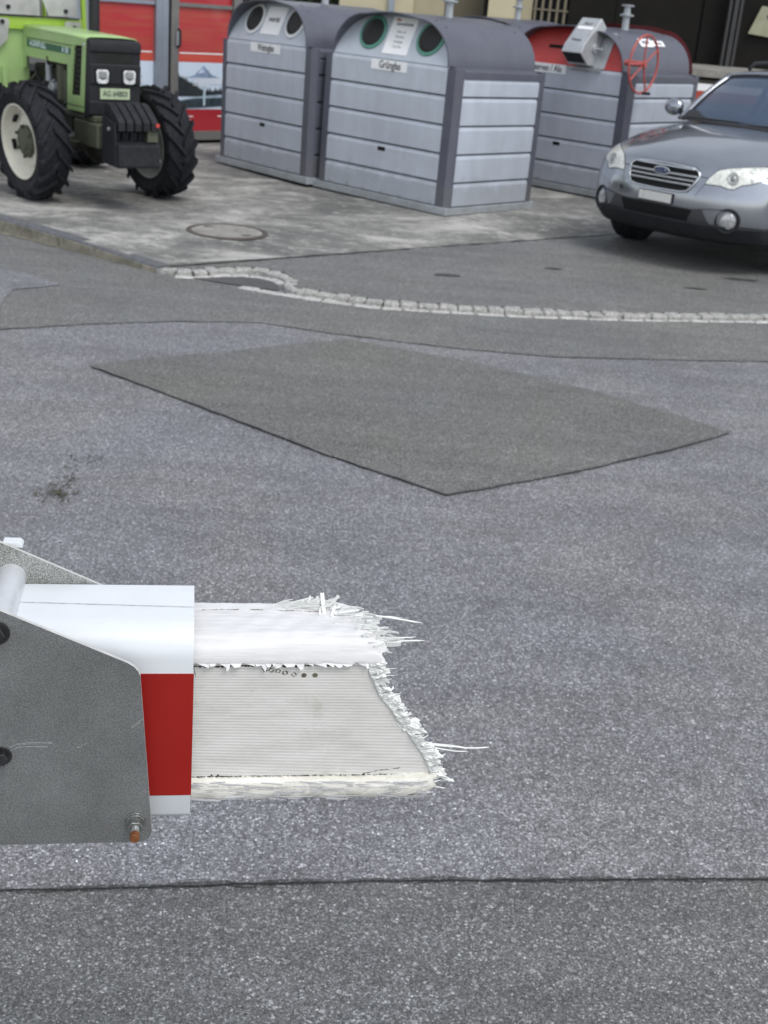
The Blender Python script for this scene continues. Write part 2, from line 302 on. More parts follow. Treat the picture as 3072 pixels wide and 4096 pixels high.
# kerb stones along the slab's left edge
d_ = Vector((KERB[1][0] - KERB[0][0], KERB[1][1] - KERB[0][1], 0)).normalized(); n_ = Vector((-d_.y, d_.x, 0)) * -1
L = 0; i = 0
kf, kt = MB(), MB()
while L < 9:
    a = Vector((KERB[0][0], KERB[0][1], 0)) + d_ * (L + .004); e = Vector((KERB[0][0], KERB[0][1], 0)) + d_ * (L + .996)
    za, ze = [.045 + .055 * sm((L + k) / 1.5) for k in (0, 1)]
    inn = n_ * .11
    def q(p, off, z): v = p + n_ * off; return (v.x, v.y, z)
    kf.add([q(a, -.006, -.02), q(e, -.006, -.02), q(e, .05, -.02), q(a, .05, -.02), q(a, 0, za - .012), q(e, 0, ze - .012), q(e, .05, ze - .012), q(a, .05, za - .012)], [(0, 3, 2, 1), (4, 5, 6, 7), (0, 1, 5, 4), (1, 2, 6, 5), (2, 3, 7, 6), (3, 0, 4, 7)])
    kt.add([q(a, .004, za - .012), q(e, .004, ze - .012), q(e, .12, ze - .012), q(a, .12, za - .012), q(a, .010, za), q(e, .010, ze), q(e, .12, ze + .002), q(a, .12, za + .002)], [(0, 3, 2, 1), (4, 5, 6, 7), (0, 1, 5, 4), (1, 2, 6, 5), (2, 3, 7, 6), (3, 0, 4, 7)])
    L += 1
tag(kf.build('kerb_face', M_KERB, bevel=.004), kind='structure'); tag(kt.build('kerb_top', M_KTOP), kind='structure')
ribbon('kerb_gutter', [(-1.72, 8.30), (-2.98, 9.10), (-7.05, 11.96)], .05, .008, M_KERB, seed=4, rough=.5)
def stone_row(name, pts, z0, z1, dep, ln, jit, mat):
    mb = MB(); r = random.Random(len(pts)); seg = []
    for a, b in zip(pts, pts[1:]): seg.append((Vector((*a, 0)), Vector((*b, 0))))
    tot = sum((b - a).length for a, b in seg); s = 0
    def at(s):
        for a, b in seg:
            l = (b - a).length
            if s <= l: return a + (b - a) * (s / l)
            s -= l
        return seg[-1][1]
    while s < tot:
        l = ln * r.uniform(.75, 1.25); p, q = at(s + .003), at(s + l - .003); t = (q - p)
        if t.length < .02: break
        nn = Vector((-t.y, t.x, 0)).normalized(); d2 = dep * r.uniform(.88, 1.08) / 2; zt = z1 + r.uniform(-jit, jit); o = nn * r.uniform(-.006, .006)
        ch = .012
        vs = [p - nn * d2 + o, q - nn * d2 + o, q + nn * d2 + o, p + nn * d2 + o]
        td = t.normalized()
        ins = [vs[0] + nn * ch + td * ch, vs[1] + nn * ch - td * ch, vs[2] - nn * ch - td * ch, vs[3] - nn * ch + td * ch]
        V = [Vector((v.x, v.y, z0)) for v in vs] + [Vector((v.x, v.y, zt - ch * .8)) for v in vs] + [Vector((v.x, v.y, zt + r.uniform(-.003, .003))) for v in ins]
        mb.add(V, [(0, 1, 5, 4), (1, 2, 6, 5), (2, 3, 7, 6), (3, 0, 4, 7), (4, 5, 9, 8), (5, 6, 10, 9), (6, 7, 11, 10), (7, 4, 8, 11), (8, 9, 10, 11)])
        s += l
    return tag(mb.build(name, mat), kind='structure')
stone_row('cobble_kerb', CURVE, -.02, .040, .10, .115, .004, M_STONE)
M_STONE2 = pm('pale_paver', (.46, .455, .44), .75, 0, .25, 25, .55, (.2, .19, .17), fine=110)
stone_row('flush_pavers', [(-1.06, 7.97), (-1.0, 7.945), (-.637, 7.81), (-.107, 7.715), (.623, 7.795), (1.439, 7.975), (2.436, 8.27), (4.6, 9.09)], -.02, .010, .085, .17, .0015, M_STONE2)
stone_row('flush_pavers', [(-1.75, 8.345), (-1.60, 8.26), (-1.431, 8.155)], -.02, .010, .075, .17, .0015, M_STONE2)
stone_row('flush_pavers', [(-1.50, 8.11), (-1.369, 8.135), (-1.25, 8.24), (-1.10, 8.325), (-.945, 8.315), (-.845, 8.26), (-.79, 8.17)], -.02, .011, .07, .15, .0015, M_STONE2)
sheet('gully_patch', [(-1.38, 8.10), (-1.22, 8.20), (-1.08, 8.275), (-.95, 8.27), (-.86, 8.20), (-.80, 8.06), (-.80, 7.95), (-1.03, 8.0), (-1.2, 8.05)], .007, pm('gully_asphalt', (.082, .080, .082), .85, 0, .2, 20, fine=120), jit=.01)
# weeds and cracks in the road
def crack(pts, w, s): ribbon('road_crack', pts, w, .004, M_TAR, seed=s, rough=1.3, step=.02)
crack([(-1.24, 4.22), (-1.20, 4.38), (-1.21, 4.52), (-1.14, 4.70)], .003, 21)
crack([(-1.52, 3.90), (-1.40, 3.94), (-1.33, 4.02)], .0025, 22)
crack([(-1.15, 5.30), (-.98, 5.32), (-.80, 5.36), (-.6, 5.33)], .0025, 23)
wp = empty('weed_clump', (-1.215, 4.25, .004), 0, 'small olive green weeds sprouting from a crack in the grey road at the left', 'weed')
mb, ms = MB(), MB(); r = random.Random(4)
for k in range(85):
    if k < 48: cx, cy, sp = 0, 0, .035
    else: cx, cy, sp = -.01 + r.uniform(-.02, .04), r.uniform(.08, .42), .014
    x, y = cx + r.gauss(0, sp), cy + r.gauss(0, sp * 1.2); a = r.uniform(0, 6.3); l = r.uniform(.006, .02); h = r.uniform(.001, .012); w = l * .4
    dx, dy = math.cos(a), math.sin(a)
    mb.add([(x, y, 0), (x + dx * l * .5 - dy * w, y + dy * l * .5 + dx * w, h), (x + dx * l, y + dy * l, h * .8), (x + dx * l * .5 + dy * w, y + dy * l * .5 - dx * w, h)], [(0, 1, 2, 3)])
for k in range(14):
    x, y = r.gauss(0, .025), r.gauss(0, .03); ms.tube([(x, y, 0), (x + r.gauss(0, .01), y + r.gauss(0, .01), .012), (x + r.gauss(0, .02), y + r.gauss(0, .02), .018)], .0008, 4)
mb.build('leaf_tuft', pm('weed_leaf', (.075, .078, .058), .7, 0, .4, 60), wp)['kind'] = 'stuff'; ms.build('stem', pm('weed_stem', (.10, .09, .05), .7), wp)['kind'] = 'stuff'
# manhole
mh = empty('manhole_cover', (-1.357, 9.48, .0775), 0, 'round manhole cover with rusty rim set in the pale slab in front of the tractor', 'manhole cover')
MB().lathe([(0, .008), (.262, .008), (.266, .004), (.266, -.01)], (0, 0, 0), (0, 0, 1), 48).build('lid', concrete('lid_concrete', (.20, .19, .175), (.27, .26, .24), (.33, .32, .3), 6, (1, 1, 1)), mh)
MB().lathe([(.270, -.01), (.272, .009), (.305, .009), (.308, .0)], (0, 0, 0), (0, 0, 1), 48).build('rim', pm('rusty_iron', (.095, .08, .07), .7, .2, .3, 14, .4, (.16, .15, .13)), mh)
for sx, sy in ((-.16, .12), (.16, -.13)): MB().box((sx - .035, sy - .012, .0085), (sx + .035, sy + .012, .0105), rz=.5).build('lift_slot', M_TAR, mh)

# ---------------- railway barrier ----------------
BX = empty('broken_barrier', (-.16954, 1.02619, 1.18152), R(9.743), 'broken white and red railway barrier arm with splintered end, held between grey plates', 'barrier')
M_BWH = pm('barrier_white', (.70, .73, .76), .33, .0, .035, 14, .10, (.5, .5, .5), coat=.05)
M_BRED = pm('barrier_red', (.30, .005, .002), .45, 0, .05, 12)
def fibre_mat(name, col, streak, dark):
    m = bpy.data.materials.new(name); t, b = nodes(m); tc = N(t, 'ShaderNodeTexCoord')
    mp = N(t, 'ShaderNodeMapping'); mp.inputs['Scale'].default_value = (9, 160, 160); t.links.new(tc.outputs['Object'], mp.inputs[0])
    n = N(t, 'ShaderNodeTexNoise', i_Scale=1., i_Detail=7, i_Roughness=.7); t.links.new(mp.outputs[0], n.inputs['Vector'])
    mp2 = N(t, 'ShaderNodeMapping'); mp2.inputs['Scale'].default_value = (60, 260, 260); t.links.new(tc.outputs['Object'], mp2.inputs[0])
    n2 = N(t, 'ShaderNodeTexNoise', i_Scale=1., i_Detail=8, i_Roughness=.8); t.links.new(mp2.outputs[0], n2.inputs['Vector'])
    c = mix(t, col, streak, ramp(t, n.outputs['Fac'], [(.42, 0), (.68, 1)]))
    c = mix(t, c, dark, ramp(t, n2.outputs['Fac'], [(.69, 0), (.75, .7)]))
    t.links.new(c, b.inputs['Base Color']); b.inputs['Roughness'].default_value = .55; bump(t, b, n.outputs['Fac'], .5, .0015); return m
M_FIB = fibre_mat('fibreglass_skin', (.72, .72, .73), (.60, .595, .59), (.25, .22, .18))
M_FIBC = fibre_mat('fibreglass_lip', (.74, .73, .68), (.58, .56, .48), (.16, .12, .06))
M_SPL = pm('raw_fibres', (.82, .83, .81), .6, 0, .10, 160)
def sect(y0, y1, zt, zb, rr, rb=.005, n=8):
    """outer profile (y, z) of the arm, from the back bottom over the top to the front bottom"""
    p = [(y1, zb), (y1, zt - .004), (y1 - .004, zt)]
    p += [(y1 - .022, zt), (y0 + rr * 1.6, zt - .0006)]
    for k in range(n + 1):
        a = math.pi / 2 * k / n; p.append((y0 + rr - rr * math.sin(a), zt - .0012 - rr + rr * math.cos(a)))
    p += [(y0, zb + rb), (y0 + rb * .4, zb + rb * .3), (y0 + rb, zb)]
    return p
pr = sect(0, .10, .045, -.165, .030, .007); inner = [(max(.004, min(.096, y + (.004 if y < .05 else -.004))), min(.041, z - (.004 if z > 0 else 0) + (.004 if z < -.16 else 0))) for y, z in pr]
x0, x1 = -.168, .0035
rows = [[(x0, y, z) for y, z in pr], [(x1, y, z) for y, z in pr], [(x1, y, z) for y, z in inner], [(x0, y, z) for y, z in inner]]
mb = MB()
mb.grid([[(x, y, z) for y, z in pr] for x in (x0, x1)]); mb.grid([[(x1, y, z) for y, z in pr], [(x1, y, z) for y, z in inner]]); mb.grid([[(x, y, z) for y, z in inner] for x in (x1, x0)])
mb.grid([[(x, pr[0][0], pr[0][1]) for x in (x0, x1)], [(x, pr[-1][0], pr[-1][1]) for x in (x0, x1)]])
slv = mb.build('sleeve', M_BWH, BX, fix=True)
for p in slv.data.polygons: p.use_smooth = False
sm_ = slv.modifiers.new('b', 'BEVEL'); sm_.width = .0006; sm_.segments = 2; sm_.limit_method = 'ANGLE'; sm_.angle_limit = R(40)
for p in slv.data.polygons: p.use_smooth = True
MB().box((-.052, -.0008, -.1364), (.0041, .0002, -.0004)).build('red_stripe', M_BRED, BX)
r = random.Random(2); rows = [[(-.165 + .168 * k / 60, .0565 - .008 * k / 60 + w + r.gauss(0, .00010), .0452) for w in (-.00035, .00035)] for k in range(61)]
MB().grid(rows).build('sleeve_seam', pm('seam_grey', (.30, .31, .32), .6), BX)
# broken inner arm
def tear(seed, amp, freq):
    rr = random.Random(seed); ph = [rr.uniform(0, 6) for _ in range(6)]
    return lambda s: amp * (.5 * math.sin(freq * s + ph[0]) + .4 * math.sin(2.7 * freq * s + ph[1]) + .35 * math.sin(6.1 * freq * s + ph[2]) + .3 * rr.uniform(-1, 1))
pi_ = sect(.012, .090, .030, .0015, .024, .003, 10)[1:]
# densify profile
dp = []
for a, b in zip(pi_, pi_[1:]):
    L = math.hypot(b[0] - a[0], b[1] - a[1]); k = max(1, int(L / .0016)); dp += [(a[0] + (b[0] - a[0]) * j / k, a[1] + (b[1] - a[1]) * j / k) for j in range(k)]
dp.append(pi_[-1]); tf = tear(3, .006, 120)
def xend(y, z):
    for (ya, xa), (yb, xb) in zip([(.012, .190), (.03, .184), (.05, .174), (.07, .162), (.082, .140), (.0901, .128)], [(.03, .184), (.05, .174), (.07, .162), (.082, .140), (.0901, .128)]):
        if ya <= y <= yb: return xa + (xb - xa) * (y - ya) / (yb - ya)
    return .128
rr = random.Random(11); rows = []
for i, (y, z) in enumerate(dp):
    xe = xend(y, z) + tf(i * .0016) + (0 if i < 20 else 0); row = []
    for k in range(61):
        u = k / 60; x = -.06 + (xe + .06) * u; e = max(0, (x - (xe - .04)) / .04); lift = e * e * (.0016 * math.sin(i * .9) + .0014 * rr.uniform(-1, 1)) + .004 * e * e * (1 if y > .06 else .1)
        wv = .0005 * math.sin(x * 210 + i * .3) * min(1, max(0, x * 12)); row.append((x, y + (lift * .2), z + lift + wv + .0003 * rr.uniform(-1, 1)))
    rows.append(row)
o = MB().grid(rows).build('torn_top_skin', M_FIB, BX, smooth=True, solid=.0016)
# flaps and ragged lower rim of the skin over the ribbed panel
mb = MB(); rr = random.Random(5)
x = .004
while x < .18:
    w = rr.uniform(.003, .016); h = rr.choice([.0006, .001, .0015, .003, .006]) * rr.uniform(.6, 1.2); s = rr.uniform(-.3, 1) * w
    if .05 < x < .06: h, w = .011, .011
    yb = .0112 - rr.uniform(0, .002)
    mb.add([(x, .0125, .0045), (x + w, .0125, .0045), (x + w * .8 + s * .4, yb, .002 - h * .6), (x + w * .35 + s, yb - .001, .002 - h)], [(0, 1, 2, 3)]); x += w * rr.uniform(.6, 1.1)
mb.build('peeled_flake', M_FIB, BX, solid=.0007)
def ribbed():
    m = bpy.data.materials.new('ribbed_panel_face'); t, b = nodes(m); tc = N(t, 'ShaderNodeTexCoord')
    wv = N(t, 'ShaderNodeTexWave', wave_type='BANDS', bands_direction='Z', wave_profile='SIN', i_Scale=180., i_Distortion=.12, i_Detail=1); t.links.new(tc.outputs['Object'], wv.inputs['Vector'])
    mp = N(t, 'ShaderNodeMapping'); mp.inputs['Scale'].default_value = (12, 12, 45); t.links.new(tc.outputs['Object'], mp.inputs[0])
    n = N(t, 'ShaderNodeTexNoise', i_Scale=1.3, i_Detail=7, i_Roughness=.65); t.links.new(mp.outputs[0], n.inputs['Vector'])
    c = ramp(t, n.outputs['Fac'], [(.32, (.60, .59, .555)), (.5, (.68, .67, .64)), (.68, (.74, .735, .71))])
    c = mix(t, c, ramp(t, wv.outputs['Fac'], [(0, .86), (.6, 1.04)]), 1., 'MULTIPLY')
    sx = N(t, 'ShaderNodeSeparateXYZ'); t.links.new(tc.outputs['Object'], sx.inputs[0])
    n2 = N(t, 'ShaderNodeTexNoise', i_Scale=38., i_Detail=6, i_Roughness=.7); t.links.new(tc.outputs['Object'], n2.inputs['Vector'])
    ad = N(t, 'ShaderNodeMath', operation='MULTIPLY_ADD'); t.links.new(sx.outputs[0], ad.inputs[0]); ad.inputs[1].default_value = 3.2; t.links.new(n2.outputs['Fac'], ad.inputs[2])
    c = mix(t, c, (.36, .32, .25), ramp(t, ad.outputs[0], [(.98, 0), (1.0, 0), (1.0, .0)]))
    n3 = N(t, 'ShaderNodeTexNoise', i_Scale=26., i_Detail=9, i_Roughness=.75); t.links.new(tc.outputs['Object'], n3.inputs['Vector'])
    c = mix(t, c, (.40, .36, .28), ramp(t, n3.outputs['Fac'], [(.58, 0), (.74, .55)]))
    t.links.new(c, b.inputs['Base Color']); b.inputs['Roughness'].default_value = .6; bump(t, b, wv.outputs['Fac'], .5, .0006); return m
M_RIB = ribbed()
pe = [(.1729, .005), (.176, -.008), (.182, -.02), (.188, -.034), (.200, -.048), (.2075, -.06), (.216, -.07), (.2225, -.08), (.231, -.0926), (.238, -.103), (.244, -.115), (.2505, -.1315)]
def xe2(z):
    for (a, za), (b, zb) in zip(pe, pe[1:]):
        if zb <= z <= za: return a + (b - a) * (za - z) / (za - zb)
    return pe[0][0] if z > .005 else pe[-1][0]
rr = random.Random(8); rows = []
for i in range(90):
    z = .004 - .1345 * i / 89; e = xe2(z) + rr.uniform(-.001, .001)
    rows.append([(-.05 + (e + .05) * k / 30, .0165, z) for k in range(31)])
MB().grid(rows).build('ribbed_panel', M_RIB, BX, solid=.003)
# white frayed fringe along the break: crumpled strip plus short shreds
rr = random.Random(9); rows = []
for i in range(240):
    z = .006 - .137 * i / 239; e = xe2(z); wd = .011 + .004 * math.sin(i * .11) + .0045 * rr.random() + (.004 if i % 17 < 6 else 0)
    rows.append([(e - .0025 + wd * k / 5, .0135 + .004 * math.sin(i * .5 + k) * (k / 5) + .0025 * rr.uniform(-1, 1) * (k > 0), z + .0012 * rr.uniform(-1, 1) * k / 5) for k in range(6)])
MB().grid(rows).build('frayed_edge', M_SPL, BX, solid=.0006)
sh = MB()
def sliver(p, q, w, mb=sh, bend=.1):
    p, q = Vector(p), Vector(q); d = q - p; L = d.length; side = d.cross(Vector((0, 1, .3))).normalized() * w / 2; ew = rr.choice([.15, .3, .6, .85, 1.0]); th = Vector((0, 1, 0)) * w * .22; m = p + d * .55 + Vector((0, rr.uniform(-1, 1), rr.uniform(-1, 1))) * L * bend
    mb.add([p - side, p + side, m - side * .9, m + side * .9, q - side * ew, q + side * ew, p - side + th, p + side + th, m - side * .9 + th, m + side * .9 + th, q - side * ew + th, q + side * ew + th], [(0, 2, 3, 1), (2, 4, 5, 3), (6, 7, 9, 8), (8, 9, 11, 10), (0, 6, 8, 2), (2, 8, 10, 4), (1, 3, 9, 7), (3, 5, 11, 9), (4, 10, 11, 5), (0, 1, 7, 6)])
for i in range(65):
    z = .003 - .134 * rr.random(); e = xe2(z); a = rr.gauss(.1, .5); l = rr.uniform(.005, .013)
    sliver((e + rr.uniform(-.003, .005), .013 + rr.uniform(-.004, .006), z), (e + .004 + l * math.cos(a), .012 + rr.gauss(0, .004), z + l * math.sin(a) * .8), rr.choice([.0012, .002, .003, .0045]))
for i in range(85):
    y = rr.uniform(.012, .09); zt = .030 if y > .036 else .006 + .024 * math.sqrt(max(0, 1 - ((.036 - y) / .024) ** 2)); e = xend(y, 0); a = rr.gauss(.02, .13); l = rr.uniform(.006, .026) * rr.random() ** .4
    st = rr.uniform(-.022, .0)
    sliver((e + st, y, zt + .001 + rr.uniform(0, .003)), (e + st + l * math.cos(a), y + l * math.sin(a), zt + .001 + rr.uniform(-.003, .004)), rr.choice([.001, .0018, .003, .0045, .006]))
for i in range(9):
    x = rr.gauss(.134, .012); l = rr.uniform(.004, .012); a = rr.gauss(1.1, .6)
    sliver((x, rr.uniform(.055, .088), .031), (x + l * math.cos(a), rr.uniform(.055, .09), .032 + l * abs(math.sin(a))), rr.uniform(.0016, .0040))
for i in range(40):
    x = .10 + .035 * rr.random(); sliver((x - .02, .08, .031), (x + rr.uniform(.0, .02), .075 + rr.uniform(-.01, .012), .034 + .006 * rr.random()), rr.uniform(.001, .003))
sh.build('shredded_fibres', M_SPL, BX)['kind'] = 'stuff'
FIB = dict(A=((.140, .06, .033), (.1594, .06, .0323), (.1949, .06, .0297), (.2311, .06, .0232), .0016), A2=((.16, .06, .033), (.1821, .06, .0313), (.2107, .06, .0287), .0008), B=((.14, .045, .029), (.1681, .045, .0248), (.1919, .045, .0252), .0024), B2=((.15, .04, .024), (.17, .04, .021), (.181, .04, .019), .0012),
           C=((.14, .03, .026), (.164, .03, .022), (.180, .03, .0235), (.1937, .03, .0222), (.2198, .03, .0234), .0011), D=((.15, .03, .021), (.1642, .03, .0198), (.199, .03, .018), (.2289, .03, .0195), .0016), E=((.165, .02, .019), (.173, .02, .0176), (.1855, .02, .0148), .0018), E2=((.168, .02, .021), (.184, .02, .0195), .001), F=((.17, .015, .006), (.1854, .015, .0066), .0008),
           G=((.222, .018, -.090), (.235, .02, -.0934), (.2638, .02, -.0967), (.285, .02, -.0995), (.3053, .02, -.0982), .0014), G2=((.222, .018, -.094), (.2379, .02, -.0964), (.2617, .02, -.1012), (.2841, .02, -.1038), .0010), G3=((.226, .018, -.092), (.245, .02, -.0935), (.268, .02, -.0955), .0010),
           H=((.20, .012, -.144), (.2279, .012, -.1435), (.251, .012, -.1403), (.2621, .012, -.1417), .0010), H2=((.21, .012, -.142), (.225, .012, -.1404), (.2567, .012, -.1319), .0016), H3=((.20, .012, -.148), (.24, .012, -.146), (.246, .012, -.147), .0016),
           I1=((.205, .016, -.064), (.209, .016, -.0598), (.2137, .016, -.0477), .0014), I2=((.205, .016, -.068), (.2108, .016, -.0633), (.2193, .016, -.0535), .0016), I3=((.207, .016, -.069), (.2142, .016, -.0677), (.2271, .016, -.064), .0018), I4=((.212, .015, -.0735), (.2172, .015, -.073), (.2337, .015, -.072), .0026), I5=((.1959, .016, -.0453), (.2086, .016, -.046), .0010),
           I6=((.180, .016, -.0043), (.1864, .016, -.0043), (.2017, .016, -.0035), .0005), I7=((.180, .016, -.0116), (.1895, .016, -.0116), (.1999, .016, -.0119), .0006), T1=((.1101, .08, .030), (.1112, .08, .0390), .0014), T2=((.1168, .083, .030), (.1186, .083, .0415), .0022), T4=((.1309, .078, .031), (.1318, .078, .0400), .0014), T5=((.134, .075, .032), (.1425, .073, .041), .0014), T6=((.138, .07, .032), (.149, .07, .036), .0018), T7=((.145, .06, .034), (.1526, .058, .036), (.166, .058, .0385), .0018))
for k, v in FIB.items():
    w = v[-1]; pts = v[:-1]; path = []
    for a, b in zip(pts, pts[1:]): path += [Vector(a).lerp(Vector(b), j / 4) + Vector((0, 1, 1)) * rr.uniform(-.0003, .0003) for j in range(4)]
    path.append(Vector(pts[-1])); n = len(path)
    MB().tube(path, [w * (.55 + .45 * (1 - j / n)) if j < n - 1 else w * .15 for j in range(n)], 5).build('splinter', M_SPL, BX, smooth=True)
# lower cream lip
rows = []; rr = random.Random(12)
for i, (y, z) in enumerate([(.0165, -.1265), (.012, -.128), (.009, -.131), (.0082, -.136), (.0085, -.142), (.0095, -.148), (.014, -.1515), (.03, -.152), (.085, -.152)]):
    row = []
    for k in range(120):
        xe = .252 - max(0, i - 3) * .009 + rr.uniform(-.0015, .0015) + .004 * math.sin(i * 2.1); x = -.05 + (xe + .05) * k / 119; row.append((x, y + .0009 * math.sin(x * 170 + i) + rr.uniform(-.0005, .0005), z + .0007 * rr.uniform(-1, 1) + .0025 * max(0, (x - .19) / .06) * (i < 3)))
    rows.append(row)
MB().grid(rows).build('lower_lip', M_FIBC, BX, smooth=True, solid=.0012)
mb = MB()
for i in range(110):
    x = rr.uniform(.01, .25); l = rr.uniform(.008, .04); z = rr.uniform(-.15, -.129); sliver((x - l, .0085, z), (x, .0068 - rr.random() * .002, z + rr.uniform(-.001, .003)), rr.uniform(.0006, .0022), mb, .03)
mb.build('peeling_strands', M_FIB, BX)['kind'] = 'stuff'
# dark gap lines, crack, mould marks
M_DKLINE = pm('line_dark', (.045, .042, .030), .9, 0, .5, 200)
def add_dark_line(pts, w, y, seed, name='dark_line'):
    q = random.Random(seed); P = []
    for a, b in zip(pts, pts[1:]):
        k = max(2, int(math.hypot(b[0] - a[0], b[1] - a[1]) / .0012)); P += [(a[0] + (b[0] - a[0]) * j / k, a[1] + (b[1] - a[1]) * j / k) for j in range(k)]
    rows = []
    for x, z in P:
        h = w * q.random() ** 1.2; o = q.uniform(-.2, .2) * w; rows.append([(x, y, z + o + h / 2), (x, y, z + o - h / 2)])
    MB().grid(rows).build(name, M_DKLINE, BX)
add_dark_line([(.003, -.001), (.03, -.0015), (.05, .0005), (.10, .0002), (.15, 0)], .0026, .0148, 1); add_dark_line([(.05, .0005), (.105, .0008)], .006, .0149, 2)
add_dark_line([(.004, -.1262), (.10, -.1262), (.2, -.1262), (.24, -.1262)], .0018, .0146, 3); add_dark_line([(.02, -.1262), (.034, -.1262)], .006, .0145, 4); add_dark_line([(.175, -.1250), (.19, -.121), (.215, -.118)], .0010, .0146, 5)
add_dark_line([(.003, .002), (.006, -.012)], .006, .0147, 6)
q = random.Random(3); rows = [[(.0106 + .12 * k / 90, .0700 + .002 * math.sin(k * .05) + w * q.random() + q.gauss(0, .0003), .0309 + .0003 * (k > 60)) for w in (-.0008, .0008)] for k in range(91)]
MB().grid(rows).build('skin_crack', pm('crack_brown', (.20, .16, .11), .9, 0, .5, 200), BX)
mk = MB()
for i, (x, z) in enumerate([(.0719, -.0045), (.0779, -.0052), (.0845, -.0060), (.0913, -.0080), (.0999, -.0098), (.1097, -.0108), (.1206, -.0108)]):
    n = 12; ro, ri = .0030, .0018 if 0 < i < 5 else .0002
    mk.add([(x + rad * math.cos(a * math.pi * 2 / n) * (.8 + .2 * q.random()), .0146, z + rad * .8 * math.sin(a * math.pi * 2 / n)) for a in range(n) for rad in (ro, ri)], [(2 * a, 2 * ((a + 1) % n), 2 * ((a + 1) % n) + 1, 2 * a + 1) for a in range(n) if i > 4 or a % 6 != i % 6])
mk.build('burn_marks', pm('mark_brown', (.13, .115, .085), .9, 0, .6, 300), BX)
# side plates
def plate_mat(name, dk, md, lt, sc):
    m = bpy.data.materials.new(name); t, b = nodes(m); tc = N(t, 'ShaderNodeTexCoord')
    n = N(t, 'ShaderNodeTexNoise', i_Scale=sc, i_Detail=3, i_Roughness=.6); t.links.new(tc.outputs['Object'], n.inputs['Vector'])
    n2 = N(t, 'ShaderNodeTexNoise', i_Scale=14., i_Detail=5, i_Roughness=.6); t.links.new(tc.outputs['Object'], n2.inputs['Vector'])
    n3 = N(t, 'ShaderNodeTexNoise', i_Scale=sc * 1.7, i_Detail=1); t.links.new(tc.outputs['Object'], n3.inputs['Vector'])
    c = ramp(t, n.outputs['Fac'], [(.34, dk), (.52, md), (.66, lt)])
    c = mix(t, c, tuple(min(1, k * 1.5) for k in lt), ramp(t, n3.outputs['Fac'], [(.66, 0), (.74, .7)]))
    c = mix(t, c, ramp(t, n2.outputs['Fac'], [(.35, .88), (.65, 1.14)]), 1., 'MULTIPLY')
    t.links.new(c, b.inputs['Base Color']); b.inputs['Roughness'].default_value = .62; b.inputs['Metallic'].default_value = .25; bump(t, b, n.outputs['Fac'], .25, .0005); return m
M_PLT = plate_mat('grey_powdered_plate', (.115, .120, .122), (.165, .172, .172), (.23, .235, .235), 700.)
M_PL2 = plate_mat('speckled_plate', (.13, .135, .12), (.36, .37, .35), (.60, .60, .58), 800.)
M_EDGE = pm('plate_edge', (.62, .62, .60), .45, .3, .1, 60, .3, (.3, .25, .2))
PLT = [(-.45, .2117), (-.1666, .0772), (-.0560, .0248), (-.0500, .0205), (-.0465, .0160), (-.0446, .0110), (-.0336, -.1481), (-.0328, -.1598), (-.0345, -.1665), (-.0380, -.1705), (-.043, -.1731), (-.45, -.1731)]
def plate(y0, y1, mat):
    o = MB().prism(PLT, (1, 0, 0), (0, 0, 1), (0, 1, 0), (0, 0, 0), y0, y1).build('side_plate', mat, BX); o.data.materials.append(M_EDGE)
    for p in o.data.polygons:
        if abs(p.normal.y) < .5: p.material_index = 1
    return o
plate(-.0245, -.0205, M_PLT); plate(.104, .108, M_PL2)
M_TUBE = pm('zinc_tube', (.66, .68, .71), .36, .35, .05, 60, .15, (.45, .46, .47))
tz = (-.170, .048)
MB().cyl((tz[0] - .004, -.0205, tz[1]), (tz[0] - .004, .104, tz[1]), .0145, n=40, cap=False).build('spacer_tube', M_TUBE, BX, smooth=True)
MB().prism([(-.182, .083), (-.166, .083), (-.163, .080), (-.163, .077), (-.182, .077)], (1, 0, 0), (0, 0, 1), (0, 1, 0), (0, 0, 0), .109, .122).build('end_tab', M_BWH, BX, bevel=.001)
M_BLT = pm('black_bolt', (.075, .075, .08), .28, .8, .2, 100)
def hexbolt(x, z, r0):
    mb = MB(); mb.cyl((x, -.0245, z), (x, -.0262, z), r0 * 1.35, n=28); b = mb.build('washer', M_BLT, BX, bevel=.0003)
    h = MB(); h.cyl((x, -.0262, z), (x, -.0335, z), r0, r0 * .97, n=6); h.build('bolt_head', M_BLT, BX, bevel=.0007); return b
hexbolt(-.1695, .0555, .0085); hexbolt(-.1700, -.0725, .0070)
# studs with rusty end, lower right
sx_, sz_ = -.0480, -.1480
M_NUT = pm('nut_steel', (.34, .35, .34), .28, .85, .25, 150, .4, (.06, .06, .05))
MB().cyl((sx_, -.0245, sz_), (sx_, -.0265, sz_), .0098, n=32).build('washer', M_NUT, BX, bevel=.0004)
MB().cyl((sx_, -.0266, sz_), (sx_, -.0285, sz_), .0085, n=32).build('washer', M_NUT, BX, bevel=.0004)
MB().cyl((sx_, -.0286, sz_), (sx_, -.0375, sz_), .0076, n=6).build('hex_nut', M_NUT, BX, bevel=.0008)
st = [( .0044 if k % 2 else .0039, .0375 + k * .0009) for k in range(9)] + [(.0043, .0462), (.0043, .052)]
M_RUST = pm('rusty_stud_end', (.22, .085, .03), .65, .4, .35, 200, .4, (.08, .03, .02))
MB().lathe([(0, .0375)] + st[:9] + [(.0040, .0462), (0, .0462)], (sx_, 0, sz_), (0, -1, 0), 24).build('stud', M_NUT, BX, smooth=False)
MB().lathe([(.0043, .0458), (.0046, .0465), (.0046, .0525), (.0038, .0538), (0, .0538)], (sx_, 0, sz_), (0, -1, 0), 24).build('stud_end', M_RUST, BX)
M_SCR = pm('scratch_bright', (.46, .47, .47), .4, .4, .3, 300)
sc = MB(); q = random.Random(6)
